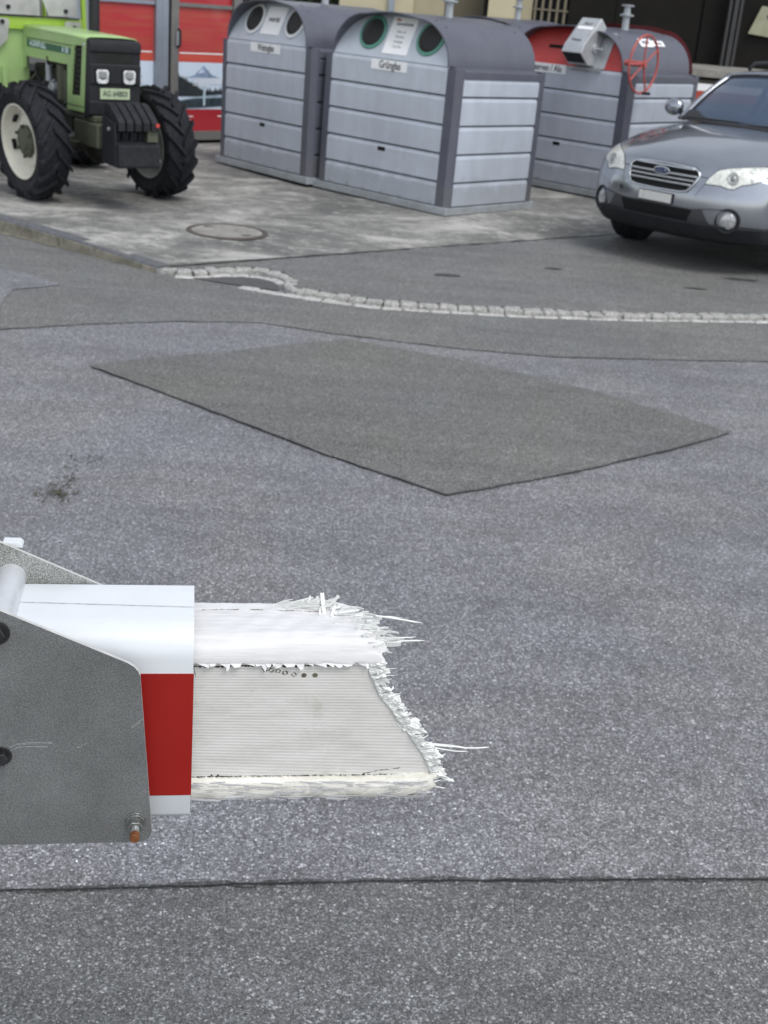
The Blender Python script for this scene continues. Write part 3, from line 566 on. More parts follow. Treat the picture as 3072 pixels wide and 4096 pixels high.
def scr(pts, w):
    P = []
    for a, b in zip(pts, pts[1:]): P += [(a[0] + (b[0] - a[0]) * j / 10, a[1] + (b[1] - a[1]) * j / 10) for j in range(10)]
    P.append(pts[-1]); sc.grid([[(x, -.02465, z + s * w * (.3 + .7 * q.random())) for s in (.5, -.5)] for x, z in P])
scr([(-.1622, -.0641), (-.1560, -.0604), (-.1465, -.0592), (-.124, -.0586)], .0011); scr([(-.1623, -.0674), (-.155, -.064), (-.1466, -.0632), (-.1287, -.0637)], .0011); scr([(-.156, -.0618), (-.1466, -.0606), (-.124, -.060)], .0006)
scr([(-.0526, -.0436), (-.0412, -.0329)], .0009); scr([(-.0512, -.0440), (-.0440, -.0375), (-.0412, -.0340)], .0006); scr([(-.1016, -.0648), (-.0985, -.0640), (-.0964, -.0610)], .0011); scr([(-.0955, -.0622), (-.0924, -.0595)], .0006)
sc.build('scratches', M_SCR, BX)
# ---------------- recycling containers ----------------
M_GRN = pm('green_ring', (.10, .30, .23), .4, 0, .1, 5, .2)
M_RNGW = pm('white_ring', (.74, .76, .78), .4, 0, .05, 5)
M_REDP = pm('red_sheet', (.50, .055, .05), .45, 0, .12, 4, .2, (.25, .05, .04))
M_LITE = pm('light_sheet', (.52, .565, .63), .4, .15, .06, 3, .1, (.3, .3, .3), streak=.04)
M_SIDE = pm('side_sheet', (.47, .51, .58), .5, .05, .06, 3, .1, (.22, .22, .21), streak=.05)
M_HOLE = pm('port_black', (.018, .017, .017), .5, 0, .2)  # black colour stands for the dark inside of the ports
Wd, Dp = 1.38, 1.20      # panel width, depth
SLA = .42                # lean of the sloping face
def slat_panel(x0, x1, zs, nrm, base, name, parent, mat):
    """horizontal boards with a chamfered top edge; extruded along x (nrm='f') or y (nrm='s') at offset base"""
    mb = MB(); h = .011
    for za, zb in zip(zs, zs[1:]):      # bottom, top of a board
        prof = [(0, za + .004), (-h, za + .010), (-h, zb - .038), (-.001, zb - .010), (.010, zb - .006), (.010, za + .004)]
        if nrm == 'f': mb.prism(prof, (0, 1, 0), (0, 0, 1), (1, 0, 0), (0, base, 0), x0, x1)
        else: mb.prism(prof, (-1, 0, 0), (0, 0, 1), (0, 1, 0), (base, 0, 0), x0, x1)
    o = mb.build(name, mat, parent); return o
def arch(w, h, x0, z0, n=14, r=.38, bulge=.03):
    p = []
    for k in range(n + 1): a = math.pi / 2 * k / n; p.append((x0 + r - r * math.cos(a), z0 + (h - r * 0 - bulge) * math.sin(a)))
    for k in range(1, 8): t = k / 8; p.append((x0 + r + (w - 2 * r) * t, z0 + h - bulge + bulge * math.sin(math.pi * t)))
    for k in range(n + 1): a = math.pi / 2 * (1 - k / n); p.append((x0 + w - r + r * math.cos(a), z0 + (h - bulge) * math.sin(a)))
    return p
def container(loc, rz, tilt, label, kind, pinx=.76):
    E_ = empty('recycling_container', loc, rz, label, 'recycling container', 'grey roofed recycling containers on the concrete yard')
    E_.rotation_euler = (tilt[1], -tilt[0], rz)
    z0 = .015
    # base frame
    b = MB(); b.box((-.135, -.035, z0), (1.535, .03, .078)); b.box((-.135, Dp, z0), (1.535, Dp + .06, .078)); b.box((-.135, .031, z0), (-.07, Dp - .001, .077)); b.box((1.465, .031, z0), (1.535, Dp - .001, .077))
    b.build('base_frame', M_BASE, E_, bevel=.006)
    for y in (.52, .75): pass
    for fx in (1.47, -.13): MB().box((fx, .50, -.018), (fx + .06, .70, z0 - .001)).build('skid_foot', M_BASE, E_)
    MB().box((-.06, .05, .05), (1.46, Dp - .02, 1.2)).build('inner_body', M_DARK, E_)
    zs = [.080, .287, .525, .763, 1.001, 1.235]
    f = slat_panel(0, Wd, zs, 'f', 0, 'front_panel', E_, M_GREY)
    slat_panel(.05, Dp - .06, [.080, .287, .525, .763, 1.001, 1.160], 's', 1.505, 'side_panel', E_, M_DARK if kind == 'white' else M_SIDE)  # clear glass container's right panel coloured dark for the shade in the gap
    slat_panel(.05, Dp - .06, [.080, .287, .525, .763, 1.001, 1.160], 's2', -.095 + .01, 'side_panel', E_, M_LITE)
    bb = MB(); [bb.cyl((x, -.012, .115), (x, -.020, .115), .011, n=8) for x in (.08, .30, .52, .74, .96, 1.18, 1.33)]
    bb.build('base_rivets', M_BASE, E_)
    kb = MB().box((.65, -.0125, .455), (.74, -.004, .49)); kb.build('latch_slot', M_BLACK, E_)
    # corner posts
    for xa, xb in ((-.12, -.002), (Wd + .002, 1.52)):
        o = xb if xa < 0 else xa
        sgn = -1 if xa < 0 else 1
        edge = -.12 if xa < 0 else 1.52; inn = -.002 if xa < 0 else Wd + .002
        MB().prism([(inn, -.012), (edge - sgn * .045, -.012), (edge, .03), (edge, .052), (edge - sgn * .03, .052), (inn, .03)], (1, 0, 0), (0, 1, 0), (0, 0, 1), (0, 0, 0), .079, 1.225).build('corner_post', M_DARK, E_)
        MB().prism([(inn, Dp), (edge, Dp), (edge, Dp - .07), (edge - sgn * .03, Dp - .07), (inn, Dp - .03)], (1, 0, 0), (0, 1, 0), (0, 0, 1), (0, 0, 0), .079, 1.225).build('corner_post', M_DARK, E_)
    # side rail under the roof
    for sg, xo, xi in ((1, 1.522, Wd - .005), (-1, -.122, .005)):
        MB().prism([(xo, 1.150), (xo, 1.208), (xi, 1.236), (xi, 1.150)], (1, 0, 0), (0, 0, 1), (0, 1, 0), (0, 0, 0), .054, Dp + .002).build('side_rail', M_DARK, E_, bevel=.004)
    # roof: thick bent sheet
    ar = arch(Wd + .012, .385, -.006, 1.235); T = .012; cx = Wd / 2
    def ins(p, t): v = Vector((cx - p[0], 1.28 - p[1])); v.normalize(); return (p[0] + v.x * t, max(1.235, p[1] + v.y * t))
    ai = [ins(p, T) for p in ar]; n = 9
    def ry(p, k): lean = 0; return -.012 + (Dp + .02) * k / n
    rows = [[(p[0], ry(p, k), p[1]) for p in ar] for k in range(n + 1)] + [[(p[0], ry(p, k), p[1]) for p in ai] for k in range(n, -1, -1)]
    rows.append(rows[0]); ro = MB().grid(rows).build('roof', M_DARK, E_)
    for p in ro.data.polygons: p.use_smooth = True
    mo = ro.modifiers.new('e', 'EDGE_SPLIT'); mo.split_angle = R(50)
    MB().prism([ins(p, .004) for p in ar], (1, 0, 0), (0, 0, 1), (0, 1, 0), (0, 0, 0), Dp - .05, Dp - .03).build('rear_gable', M_DARK, E_)
    rv = MB(); q = random.Random(5)
    for i in (5, 9, 24, 27):
        for y in (.12, Dp - .12):
            p = ar[i]; d = Vector((p[0] - cx, 0, p[1] - 1.28)).normalized(); c = Vector((p[0], y, p[1])); rv.cyl(c - d * .002, c + d * .004, .012, .008, n=10)
    rv.build('roof_rivets', pm('rivet_dark', (.07, .072, .085), .5, .3), E_)
    # sloping face
    up = Vector((0, math.sin(SLA), math.cos(SLA))); nn = Vector((0, -math.cos(SLA), math.sin(SLA)))
    pl = []
    for (x, z) in ai:
        s = (z - 1.236) / math.cos(SLA); pl.append((x, max(0, s) - .002))
    m2 = M_REDP if kind == 'can' else M_LITE
    MB().prism(pl, (1, 0, 0), up, nn, (0, .0, 1.236), -.012, 0).build('sloping_face', m2, E_)
    def SP(x, s, h=0): return Vector((x, 0, 1.236)) + up * s + nn * h
    # lifting pin
    pc = Vector((pinx, .62, 1.605)); lp = MB()
    lp.lathe([(0, 0), (.036, 0), (.034, .13), (.07, .135), (.072, .15), (.034, .158), (.03, .225), (.062, .228), (.064, .243), (.0, .246)], pc, (0, 0, 1), 24).build('lifting_pin', M_BASE, E_)
    def ring(x, s, ro_, ri, mat):
        o = SP(x, s)
        rg = MB().lathe([(ri + .012, .0), (ro_, .001), (ro_ + .004, .006), (ro_, .012), (ri + .01, .014), (ri, .012)], o, nn, 48).build('port_ring', mat, E_, smooth=True)
        MB().lathe([(ri + .002, .013), (ri - .004, .020), (ri - .012, .016), (ri - .02, .004), (ri - .03, .0015), (0, .001)], o, nn, 48).build('port_opening', M_HOLE, rg, smooth=True)
    if kind in ('white', 'green'):
        mat = M_RNGW if kind == 'white' else M_GRN
        for x in (.36, 1.06) if kind == 'white' else (.40, 1.08): ring(x, .215, .155 if kind == 'white' else .150, .122, mat)
        hx, h0, h1 = (.69, .075, .35) if kind == 'white' else (.725, .042, .377)
        w = .16 if kind == 'white' else .145
        MB().prism([(hx - w, h0), (hx + w, h0), (hx + w, h1), (hx - w, h1)], (1, 0, 0), up, nn, (0, 0, 1.236), .001, .005).build('notice_board', M_WHITE, E_)
        if kind == 'white':
            text('lettering', 'werisi', .078, M_INK, E_, frame(SP(hx, .225, .0052), (1, 0, 0), up))
        else:
            text('lettering', 'Glas', .035, pm('ink_red', (.4, .03, .03), .6), E_, frame(SP(hx - .08, .352, .0052), (1, 0, 0), up))
            text('lettering', 'Sammelstelle', .038, M_INK, E_, frame(SP(hx + .01, .315, .0052), (1, 0, 0), up))
            for i, tx in enumerate(('Bitte nur', 'Flaschen', 'Gr\u00fcnglas', '7-20 Uhr')):
                text('lettering', tx, .030, pm('ink_grey', (.36, .36, .38), .6), E_, frame(SP(hx, .245 - i * .045, .0052), (1, 0, 0), up))
        s, lx0, lx1 = ('Weissglas', .44, .952) if kind == 'white' else ('Gr\u00fcnglas', .492, .915)
    else:
        s, lx0, lx1 = 'Konserven / Alu', .10, .704
    zt = 1.236 - .012; zb = zt - .086
    if kind != 'plain':
        if kind == 'can': zt, zb = 1.238, 1.150
        MB().box((lx0, -.015, zb), (lx1, -.0115, zt)).build('name_plate', M_WHITE, E_)
        text('lettering', s, .088, M_INK, E_, frame(((lx0 + lx1) / 2 + .015, -.0152, (zt + zb) / 2), (1, 0, 0), (0, 0, 1)), sx=.82)
    if kind == 'can':
        MB().prism([(.40, .165), (.80, .165), (.80, .20), (.40, .20)], (1, 0, 0), up, nn, (0, 0, 1.236), .001, .004).build('can_slot', M_BLACK, E_)
        # steel backing strip and can press
        MB().prism([(.82, .0), (1.16, .0), (1.16, .37), (.82, .37)], (1, 0, 0), up, nn, (0, 0, 1.236), .002, .008).build('steel_strip', M_STEEL, E_)
        MB().box((.74, -.05, 1.218), (1.14, -.012, 1.236)).build('steel_sill', M_STEEL, E_)
        pr_ = MB(); a0, a1 = .79, 1.03
        sec = [(-.10, 1.260), (-.245, 1.375), (-.205, 1.450), (.045, 1.700), (.14, 1.62), (.01, 1.26)]
        pr_.prism(sec, (0, 1, 0), (0, 0, 1), (1, 0, 0), (0, 0, 0), a0, a1)
        pr_o = pr_.build('can_press', M_STEEL, E_, bevel=.006)
        d = (Vector((0, .045, 1.700)) - Vector((0, -.205, 1.450))).normalized(); dn = Vector((0, -d.z, d.y))
        def PP(x, s, h): return Vector((x, -.205, 1.450)) + d * s + dn * h
        MB().prism([(a0 + .03, .20), (a1 - .03, .20), (a1 - .03, .235), (a0 + .03, .235)], (1, 0, 0), d, dn, (0, -.205, 1.450), .001, .004).build('press_label', M_WHITE, pr_o)
        text('lettering', 'ALU', .05, M_INK, pr_o, frame(PP((a0 + a1) / 2, .275, .002), (1, 0, 0), d)); text('lettering', 'Presse', .045, M_INK, pr_o, frame(PP((a0 + a1) / 2 - .01, .06, .002), (1, 0, 0), d))
        mb = MB(); mb.prism([(a0 + .012, .004), (a1 - .012, .004), (a1 - .012, .150), (a0 + .012, .150)], (1, 0, 0), Vector((0, .783, -.621)).normalized() * -1 if 0 else (Vector((0, -.10, 1.26)) - Vector((0, -.245, 1.375))).normalized(), Vector((0, -.621, -.783)), (0, -.245, 1.375), .001, .003); mb.build('press_mouth', M_BLKP, pr_o)
        mb = MB(); mb.cyl((a1, -.02, 1.42), (a1 + .02, -.02, 1.42), .045, n=24); mb.build('bearing', M_STEEL, pr_o, bevel=.004)
        MB().tube([(a1 + .01, -.02, 1.42), (a1 + .10, -.02, 1.42)], .012, 10).build('axle', M_BASE, pr_o)
        # red hand wheel on an axle at the right
        wc = Vector((1.62, -.02, 1.325)); M_WH = pm('red_wheel_paint', (.45, .085, .075), .4, 0, .2, 15, .3, (.15, .08, .07))
        wr = .265; tilt_ = Matrix.Rotation(R(3), 3, 'Z')
        def wp_(a, rr_): return wc + tilt_ @ Vector((0, rr_ * math.cos(a), rr_ * math.sin(a)))
        wh = MB().tube([wp_(2 * math.pi * k / 48, wr) for k in range(48)], .0115, 8, closed=True).build('hand_wheel', M_WH, E_, smooth=True)
        for a in (R(90), R(30), R(180), R(214), R(-68)):
            MB().tube([wp_(a, .0), wp_(a, wr)], .0095, 6).build('spoke', M_WH, wh)
        MB().cyl(wc - tilt_ @ Vector((.20, 0, 0)), wc + tilt_ @ Vector((.025, 0, 0)), .028, n=16).build('hub', M_WH, wh)
        ca = wp_(R(-82), wr); MB().tube([ca - Vector((.02, -.01, 0)), ca + tilt_ @ Vector((.09, 0, 0))], .014, 8).build('crank_grip', M_BLKP, wh)
        for i, (sa, w_, ya, yb) in enumerate(((.0, .10, .40, .62), (.012, .07, .62, .84))):
            k = 30; p0, p1 = ar[k], ar[k - 2]; mbs = MB(); P0_ = Vector((p0[0] + .006, 0, p0[1])); dv = (Vector((p1[0], 0, p1[1])) - Vector((p0[0], 0, p0[1]))).normalized(); nv = Vector((dv.z, 0, -dv.x)); nv = nv if nv.x > 0 else -nv
            P0_ += dv * (.02 + sa)
            mbs.add([P0_ + Vector((0, y, 0)) + dv * s_ * w_ + nv * (.004 + i * .0015) for y, s_ in ((ya, 0), (yb, 0), (yb, 1), (ya, 1))], [(0, 1, 2, 3)]); mbs.build('sticker', M_WHITE, E_, solid=.001)
            mt = frame(P0_ + Vector((0, (ya + yb) / 2, 0)) + dv * w_ * .55 + nv * .0065, (0, 1, 0), dv)
            text('lettering', 'LEDER' if i == 0 else 'Firmag', .05, M_INK, E_, mt)
    return E_
GZ = .08
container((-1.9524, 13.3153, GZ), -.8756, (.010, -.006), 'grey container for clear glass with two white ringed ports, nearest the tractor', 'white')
container((-.8199, 12.1051, GZ), -.7185, (-.006, -.005), 'grey container for green glass with two green ringed ports, frontmost of the row', 'green', .80)
container((.9511, 13.9612, GZ), -.7404, (.001, .006), 'grey container with red face, steel can press and red hand wheel, behind the car', 'can', .92)
container((.10, 15.95, GZ), -.7404, (0, 0), 'rearmost grey roofed container, only its roof showing between the others', 'plain')

# ---------------- poster kiosk ----------------
KA = math.atan2(.74, .675)
KS = empty('poster_kiosk', (-2.447, 15.07, GZ), KA, 'red poster covered kiosk wall with aluminium frames standing behind the tractor', 'kiosk')
M_ALU = pm('alu_frame', (.33, .37, .43), .38, .55, .08, 3, .15); M_ALUB = pm('weathered_frame', (.20, .195, .185), .5, .3, .12, 3, .3)
def post_mat(name, top, low):
    """printed poster behind glass: red field with a faint lighter band printed in it"""
    m = bpy.data.materials.new(name); t, b = nodes(m); tc = N(t, 'ShaderNodeTexCoord'); mp = N(t, 'ShaderNodeMapping'); mp.inputs['Scale'].default_value = (1.2, 1, 16); t.links.new(tc.outputs['Object'], mp.inputs[0])
    n = N(t, 'ShaderNodeTexNoise', i_Scale=1.2, i_Detail=5); t.links.new(mp.outputs[0], n.inputs['Vector'])
    t.links.new(ramp(t, n.outputs['Fac'], [(.35, top), (.65, low)]), b.inputs['Base Color']); b.inputs['Roughness'].default_value = .35; b.inputs['Coat Weight'].default_value = .6; b.inputs['Coat Roughness'].default_value = .03; return m
M_PRED = post_mat('poster_red', (.46, .035, .045), (.44, .075, .05)); M_PORG = post_mat('poster_orange', (.55, .075, .05), (.58, .09, .06)); M_PDRK = post_mat('poster_crimson', (.36, .015, .025), (.42, .02, .03))
M_PSKY = pm('poster_sky', (.62, .72, .84), .3, 0, .06, 2, coat=.6); M_PMT = pm('poster_mountain', (.24, .31, .45), .35, 0, .35, 9, coat=.5); M_PSNOW = pm('poster_snow', (.60, .68, .80), .35, 0, .2, 12, coat=.5)
M_PTR = pm('poster_pines', (.022, .028, .032), .35, 0, .4, 25, coat=.5); M_PLK = pm('poster_lake', (.30, .38, .45), .3, 0, .3, 7, coat=.5); M_PLK2 = pm('poster_lake_dark', (.03, .045, .055), .3, 0, .4, 9, coat=.5)
def bay(x0, x1, fm, bot):
    P_ = MB().box((x0, 0, .14), (x1, .02, 2.6)).build('glazed_panel', M_PDRK, KS)
    def rect(n, a, b_, z0, z1, m, y=-.003): return MB().box((a, y, z0 - GZ), (b_, y + .002, z1 - GZ)).build(n, m, P_)
    rect('poster_top', x0, x1, 1.585, 2.4, M_PDRK); rect('red_field', x0, x1, 1.07, 1.545, M_PRED); rect('orange_field', x0, x1, .967, 1.069, M_PORG)
    rect('white_rule', x0 + .035, x1 - .02, 1.056, 1.068, M_WHITE, -.006); rect('sky_field', x0, x1, .458, .966, M_PSKY)
    rect('crimson_field', x0, x1, .215, .457, M_PDRK)
    def poly(n, pts, m, y): return MB().prism([(a, z - GZ) for a, z in pts], (1, 0, 0), (0, 0, 1), (0, -1, 0), (0, 0, 0), -y, -y + .001).build(n, m, P_)
    q = random.Random(int(x0 * 10) + 50); w = x1 - x0
    pk = x0 + w * .50
    poly('mountain', [(pk - .24, .80), (pk - .13, .83), (pk - .08, .875), (pk - .045, .895), (pk - .02, .925), (pk + .01, .93), (pk + .03, .905), (pk + .06, .885), (pk + .10, .845), (pk + .20, .81), (pk + .26, .80)], M_PMT, -.005)
    poly('snow_field', [(pk - .08, .855), (pk - .04, .885), (pk - .01, .905), (pk - .02, .87), (pk + .01, .88), (pk + .0, .855), (pk - .03, .86), (pk - .05, .845)], M_PSNOW, -.0065)
    P2 = []; k = 40
    for i in range(k + 1):
        u = i / k; h = .83 - .17 * min(1, u * 1.9) + (.03 * max(0, u - .6)); P2.append((x0 + w * u, h + (q.uniform(.0, .045) if i % 2 else -.01)))
    poly('pine_wood', [(x0, .60)] + P2 + [(x1, .60)], M_PTR, -.008)
    poly('lake', [(x0, .50), (x0, .555), (x0 + w * .4, .60), (x1, .63), (x1, .50)], M_PLK, -.010)
    poly('lake_reflection', [(x0, .47), (x0, .54), (x0 + w * .3, .575), (x1, .59), (x1, .50), (x0 + w * .4, .478)], M_PLK2, -.012)
    for i, zz in enumerate((.790, .765, .742, .718)):
        rect('caption_line', x0 + w * (.30), x0 + w * (.85 if i < 3 else .6), zz, zz + .007, M_WHITE, -.014)
    rect('caption_bar', x0 + w * .49, x0 + w * .53, .50, .72, pm('bar_blue', (.45, .55, .62), .4), -.015)
    rect('corner_text', x1 - .16, x1 - .03, .375, .388, M_WHITE, -.006); rect('corner_text', x0 + .12, x0 + .24, .375, .385, M_WHITE, -.006); rect('corner_text', x0 + .12, x0 + .2, .34, .35, M_WHITE, -.006)
    for z, n_ in ((1.545, .04),): MB().box((x0, -.03, z - GZ), (x1, -.001, z + n_ - GZ)).build('transom', fm, KS)
    return P_
bay(-1.50, -.745, M_ALU, 0); bay(-.425, .335, M_ALUB, 0)
MB().box((-.743, -.05, .03), (-.66, .05, 2.7)).build('frame_post', M_ALU, KS, bevel=.006); MB().box((-.657, -.045, .03), (-.572, .05, 2.7)).build('frame_post', M_ALU, KS, bevel=.006)
MB().box((-.570, -.02, .03), (-.540, .05, 2.7)).build('door_gap', M_BLACK, KS); MB().box((-.538, -.05, .03), (-.485, .05, 2.7)).build('frame_post', M_ALUB, KS, bevel=.006); MB().box((-.483, -.04, .03), (-.427, .05, 2.7)).build('frame_post', M_ALUB, KS, bevel=.006)
MB().box((.337, -.05, .03), (.46, .05, 2.7)).build('frame_post', M_ALUB, KS, bevel=.006); MB().box((-1.78, -.06, .03), (-1.503, .05, 2.7)).build('frame_post', M_ALU, KS, bevel=.006)
MB().box((-1.62, -.04, .042), (.34, .06, .138)).build('plinth', M_ALUB, KS); MB().box((-1.7, .0, -.02), (.44, .9, .04)).build('undercroft', M_BLACK, KS)
MB().box((-1.75, .08, .05), (.46, 1.0, 2.72)).build('cabin_wall', M_ALUB, KS)
hd = MB(); hd.tube([(-.445, -.05, 1.045), (-.445, -.085, 1.06), (-.445, -.085, 1.215), (-.445, -.05, 1.23)], .013, 8); hd.build('door_handle', M_BLKP, KS); MB().box((-.475, -.054, 1.06), (-.435, -.0505, 1.21)).build('handle_plate', M_STEEL, KS)

# ---------------- backdrop building ----------------
M_CREAM = pm('cream_render', (.50, .45, .31), .85, 0, .06, 2, .12, (.35, .3, .2)); M_CREAM2 = pm('sand_render', (.36, .32, .215), .85, 0, .08, 2, .12)
M_BRN = pm('dark_boards', (.0085, .0075, .0065), .65, 0, .35, 2.5, .3, (.02, .018, .016)); M_NICHE = pm('shaded_wall', (.16, .14, .10), .85, 0, .15, 1.5)  # board colour taken near black to carry the shade under an unbuilt canopy
matte(M_BRN)
BL = empty('freight_shed', (0, 20, 0), 0, 'cream and dark brown freight shed with loading ledge in the background', 'building')
def wall(n, x0, x1, y0, y1, z0, z1, m, **k): return MB().box((x0, y0, z0), (x1, y1, z1)).build(n, m, BL, **k)
wall('cream_pier', -1.3, -.57, 0, .4, 0, 5, M_CREAM); wall('cream_pier', -.48, -.20, 0, .4, 0, 5, M_CREAM); wall('sand_wall', -.199, .26, .03, .4, 0, 5, M_CREAM2)
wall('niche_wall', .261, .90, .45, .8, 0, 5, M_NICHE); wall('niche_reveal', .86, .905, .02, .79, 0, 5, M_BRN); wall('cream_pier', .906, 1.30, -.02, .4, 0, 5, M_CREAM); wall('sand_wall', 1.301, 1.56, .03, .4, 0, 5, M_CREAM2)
wall('window_opening', 1.561, 2.10, .12, .4, 0, 5, M_BLACK)
for x in (1.585, 1.69, 1.80, 1.91, 2.02): wall('window_bar', x, x + .035, 0, .04, 1.2, 4, M_NICHE)
for z in (1.83, 2.3): wall('window_bar', 1.565, 2.09, -.012, -.002, z, z + .02, M_NICHE)
x = 2.101; k = 0
while x < 9:
    w = (.70, 1.28, 1.4, 1.4, 1.4, 1.4)[min(k, 5)]; dz = (.0, .03, .0, .03)[k % 4]; wall('board_wall', x, x + w - .012, .05 + dz, .3, 1.0, 5, M_BRN); x += w; k += 1
wall('wall_pier', -.569, -.481, -.06, .3, 0, 5, M_ALU)
sp = wall('steel_post', 4.47, 4.53, -.2, -.1, 1.05, 5, pm('post_steel', (.05, .05, .052), .45, .4, .1)); 
for xx in (4.40, 4.56): wall('steel_post', xx, xx + .04, -.18, -.1, 1.05, 5, pm('post_steel', (0, 0, 0)))
LG = tag(MB().box((1.0, 18.0, 1.16), (12, 20.0, 1.27)).build('loading_ledge', M_LEDGE, bevel=.01), 'long raised concrete loading ledge in front of the dark brown shed wall', 'ledge')
tag(MB().box((1.05, 18.25, .06), (12, 19.9, 1.158)).build('ledge_face', M_LEDGE), kind='structure')
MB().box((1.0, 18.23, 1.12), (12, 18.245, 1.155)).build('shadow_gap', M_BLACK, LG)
RB = empty('striped_guard_board', (3.5, 17.9, 0), 0, 'red and white striped guard board under the loading ledge, left of the car roof', 'guard board')
MB().box((-.2, 0, .99), (1.2, .03, 1.08)).build('white_band', M_WHITE, RB); MB().box((-.2, 0, .86), (1.2, .03, .988)).build('red_band', pm('guard_red', (.42, .06, .03), .5), RB); MB().box((-.2, 0, .06), (-.14, .03, .858)).build('support_post', M_ALUB, RB); MB().box((1.1, 0, .06), (1.16, .03, .858)).build('support_post', M_ALUB, RB)
# notice on the wall
nb = empty('wall_notice', (4.97, 19.98, 1.94), 0, 'yellowish paper notice pinned on the dark shed wall above the car', 'notice')
MB().prism([(-.20, -.19), (.35, -.24), (.40, .17), (-.06, .20)], (1, 0, 0), (0, 0, 1), (0, -1, 0), (0, 0, 0), 0, .006).build('paper', pm('aged_paper', (.30, .30, .20), .8, 0, .15, 5, .3, (.45, .44, .4)), nb)
MB().cyl((.06, -.0065, .06), (.06, -.009, .06), .03, n=14).build('ink_blot', M_INK, nb)
# dark red curved hood behind the press container
rh = empty('red_hood', (2.55, 17.08, GZ), -.7404, 'dark red rounded hood peeping out behind the container with the hand wheel', 'hood')
M_DR = pm('dark_red_paint', (.045, .003, .004), .6, 0, .2, 4); matte(M_DR)
ra = arch(1.5, .60, 0, 1.06, r=.5); MB().prism(ra, (1, 0, 0), (0, 0, 1), (0, 1, 0), (-.75, 0, 0), -.3, .5).build('curved_cover', M_DR, rh, smooth=False)
MB().box((-.74, -.28, .03), (.74, .48, 1.058)).build('lower_case', M_BLKP, rh); MB().box((.66, -.34, 1.05), (.76, -.301, 1.12)).build('latch', M_STEEL, rh)
# hedge behind the glass container
hg = empty('hedge', (-1.25, 21.2, 0), 0, 'dark green leafy hedge behind the clear glass container', 'hedge')
MB().box((-2.6, -.1, 0), (.35, .9, 2.2)).build('inner_twigs', pm('twig_dark', (.02, .022, .012), .9), hg)
mb = MB(); q = random.Random(31)
for k in range(4200):
    x, z = q.uniform(-2.7, .42), q.uniform(.2, 2.4); y = -.12 - .18 * q.random() + (.1 * math.sin(x * 7) * math.sin(z * 5)); a, b_ = q.uniform(0, 6.3), q.uniform(-1, 1); s = q.uniform(.02, .05); u = Vector((math.cos(a), .5 * b_, math.sin(a))); v = Vector((-math.sin(a), b_, math.cos(a))); p = Vector((x, y, z))
    mb.add([p - u * s, p + v * s * .4, p + u * s, p - v * s * .4], [(0, 1, 2, 3)])
mb.build('foliage', pm('hedge_leaf', (.045, .07, .022), .6, 0, .6, 9), hg)
# ---------------- tractor ----------------
TR = empty('tractor', (-2.61, 10.55, GZ), R(-53.1), 'light green farm tractor with black nose, white front rim and front weights', 'tractor')
M_TG = pm('tractor_green', (.35, .51, .21), .38, 0, .07, 4, .12, (.25, .32, .12), coat=.3); M_TY = pm('cab_green', (.33, .52, .05), .38, 0, .06, 4, .1, coat=.3)
M_OLV = pm('olive_cast', (.075, .082, .055), .6, .1, .2, 9, .3, (.12, .11, .08)); M_ENG = pm('engine_dark', (.03, .032, .026), .55, .2, .4, 14, .4, (.09, .085, .06))
M_TYR = pm('tyre_rubber', (.016, .017, .022), .7, 0, .22, 10, .35, (.07, .068, .065)); M_RIM = pm('cream_rim', (.66, .64, .55), .45, 0, .07, 12, .2, (.3, .26, .18)); M_RIMD = pm('rim_inside', (.30, .32, .30), .5, .2, .12, 10, .3)
M_HEADG = pm('lamp_glass', (.78, .80, .82), .06, .35, .35, 22.)
M_PANE = pm('pale_pane', (.52, .53, .52), .12, 0, .25, 5, .2, (.5, .3, .3)); M_PANE.node_tree.nodes['Principled BSDF'].inputs['Alpha'].default_value = .62  # whitish pane colour stands for reflections on clear panes
matte(M_TYR, M_ENG)
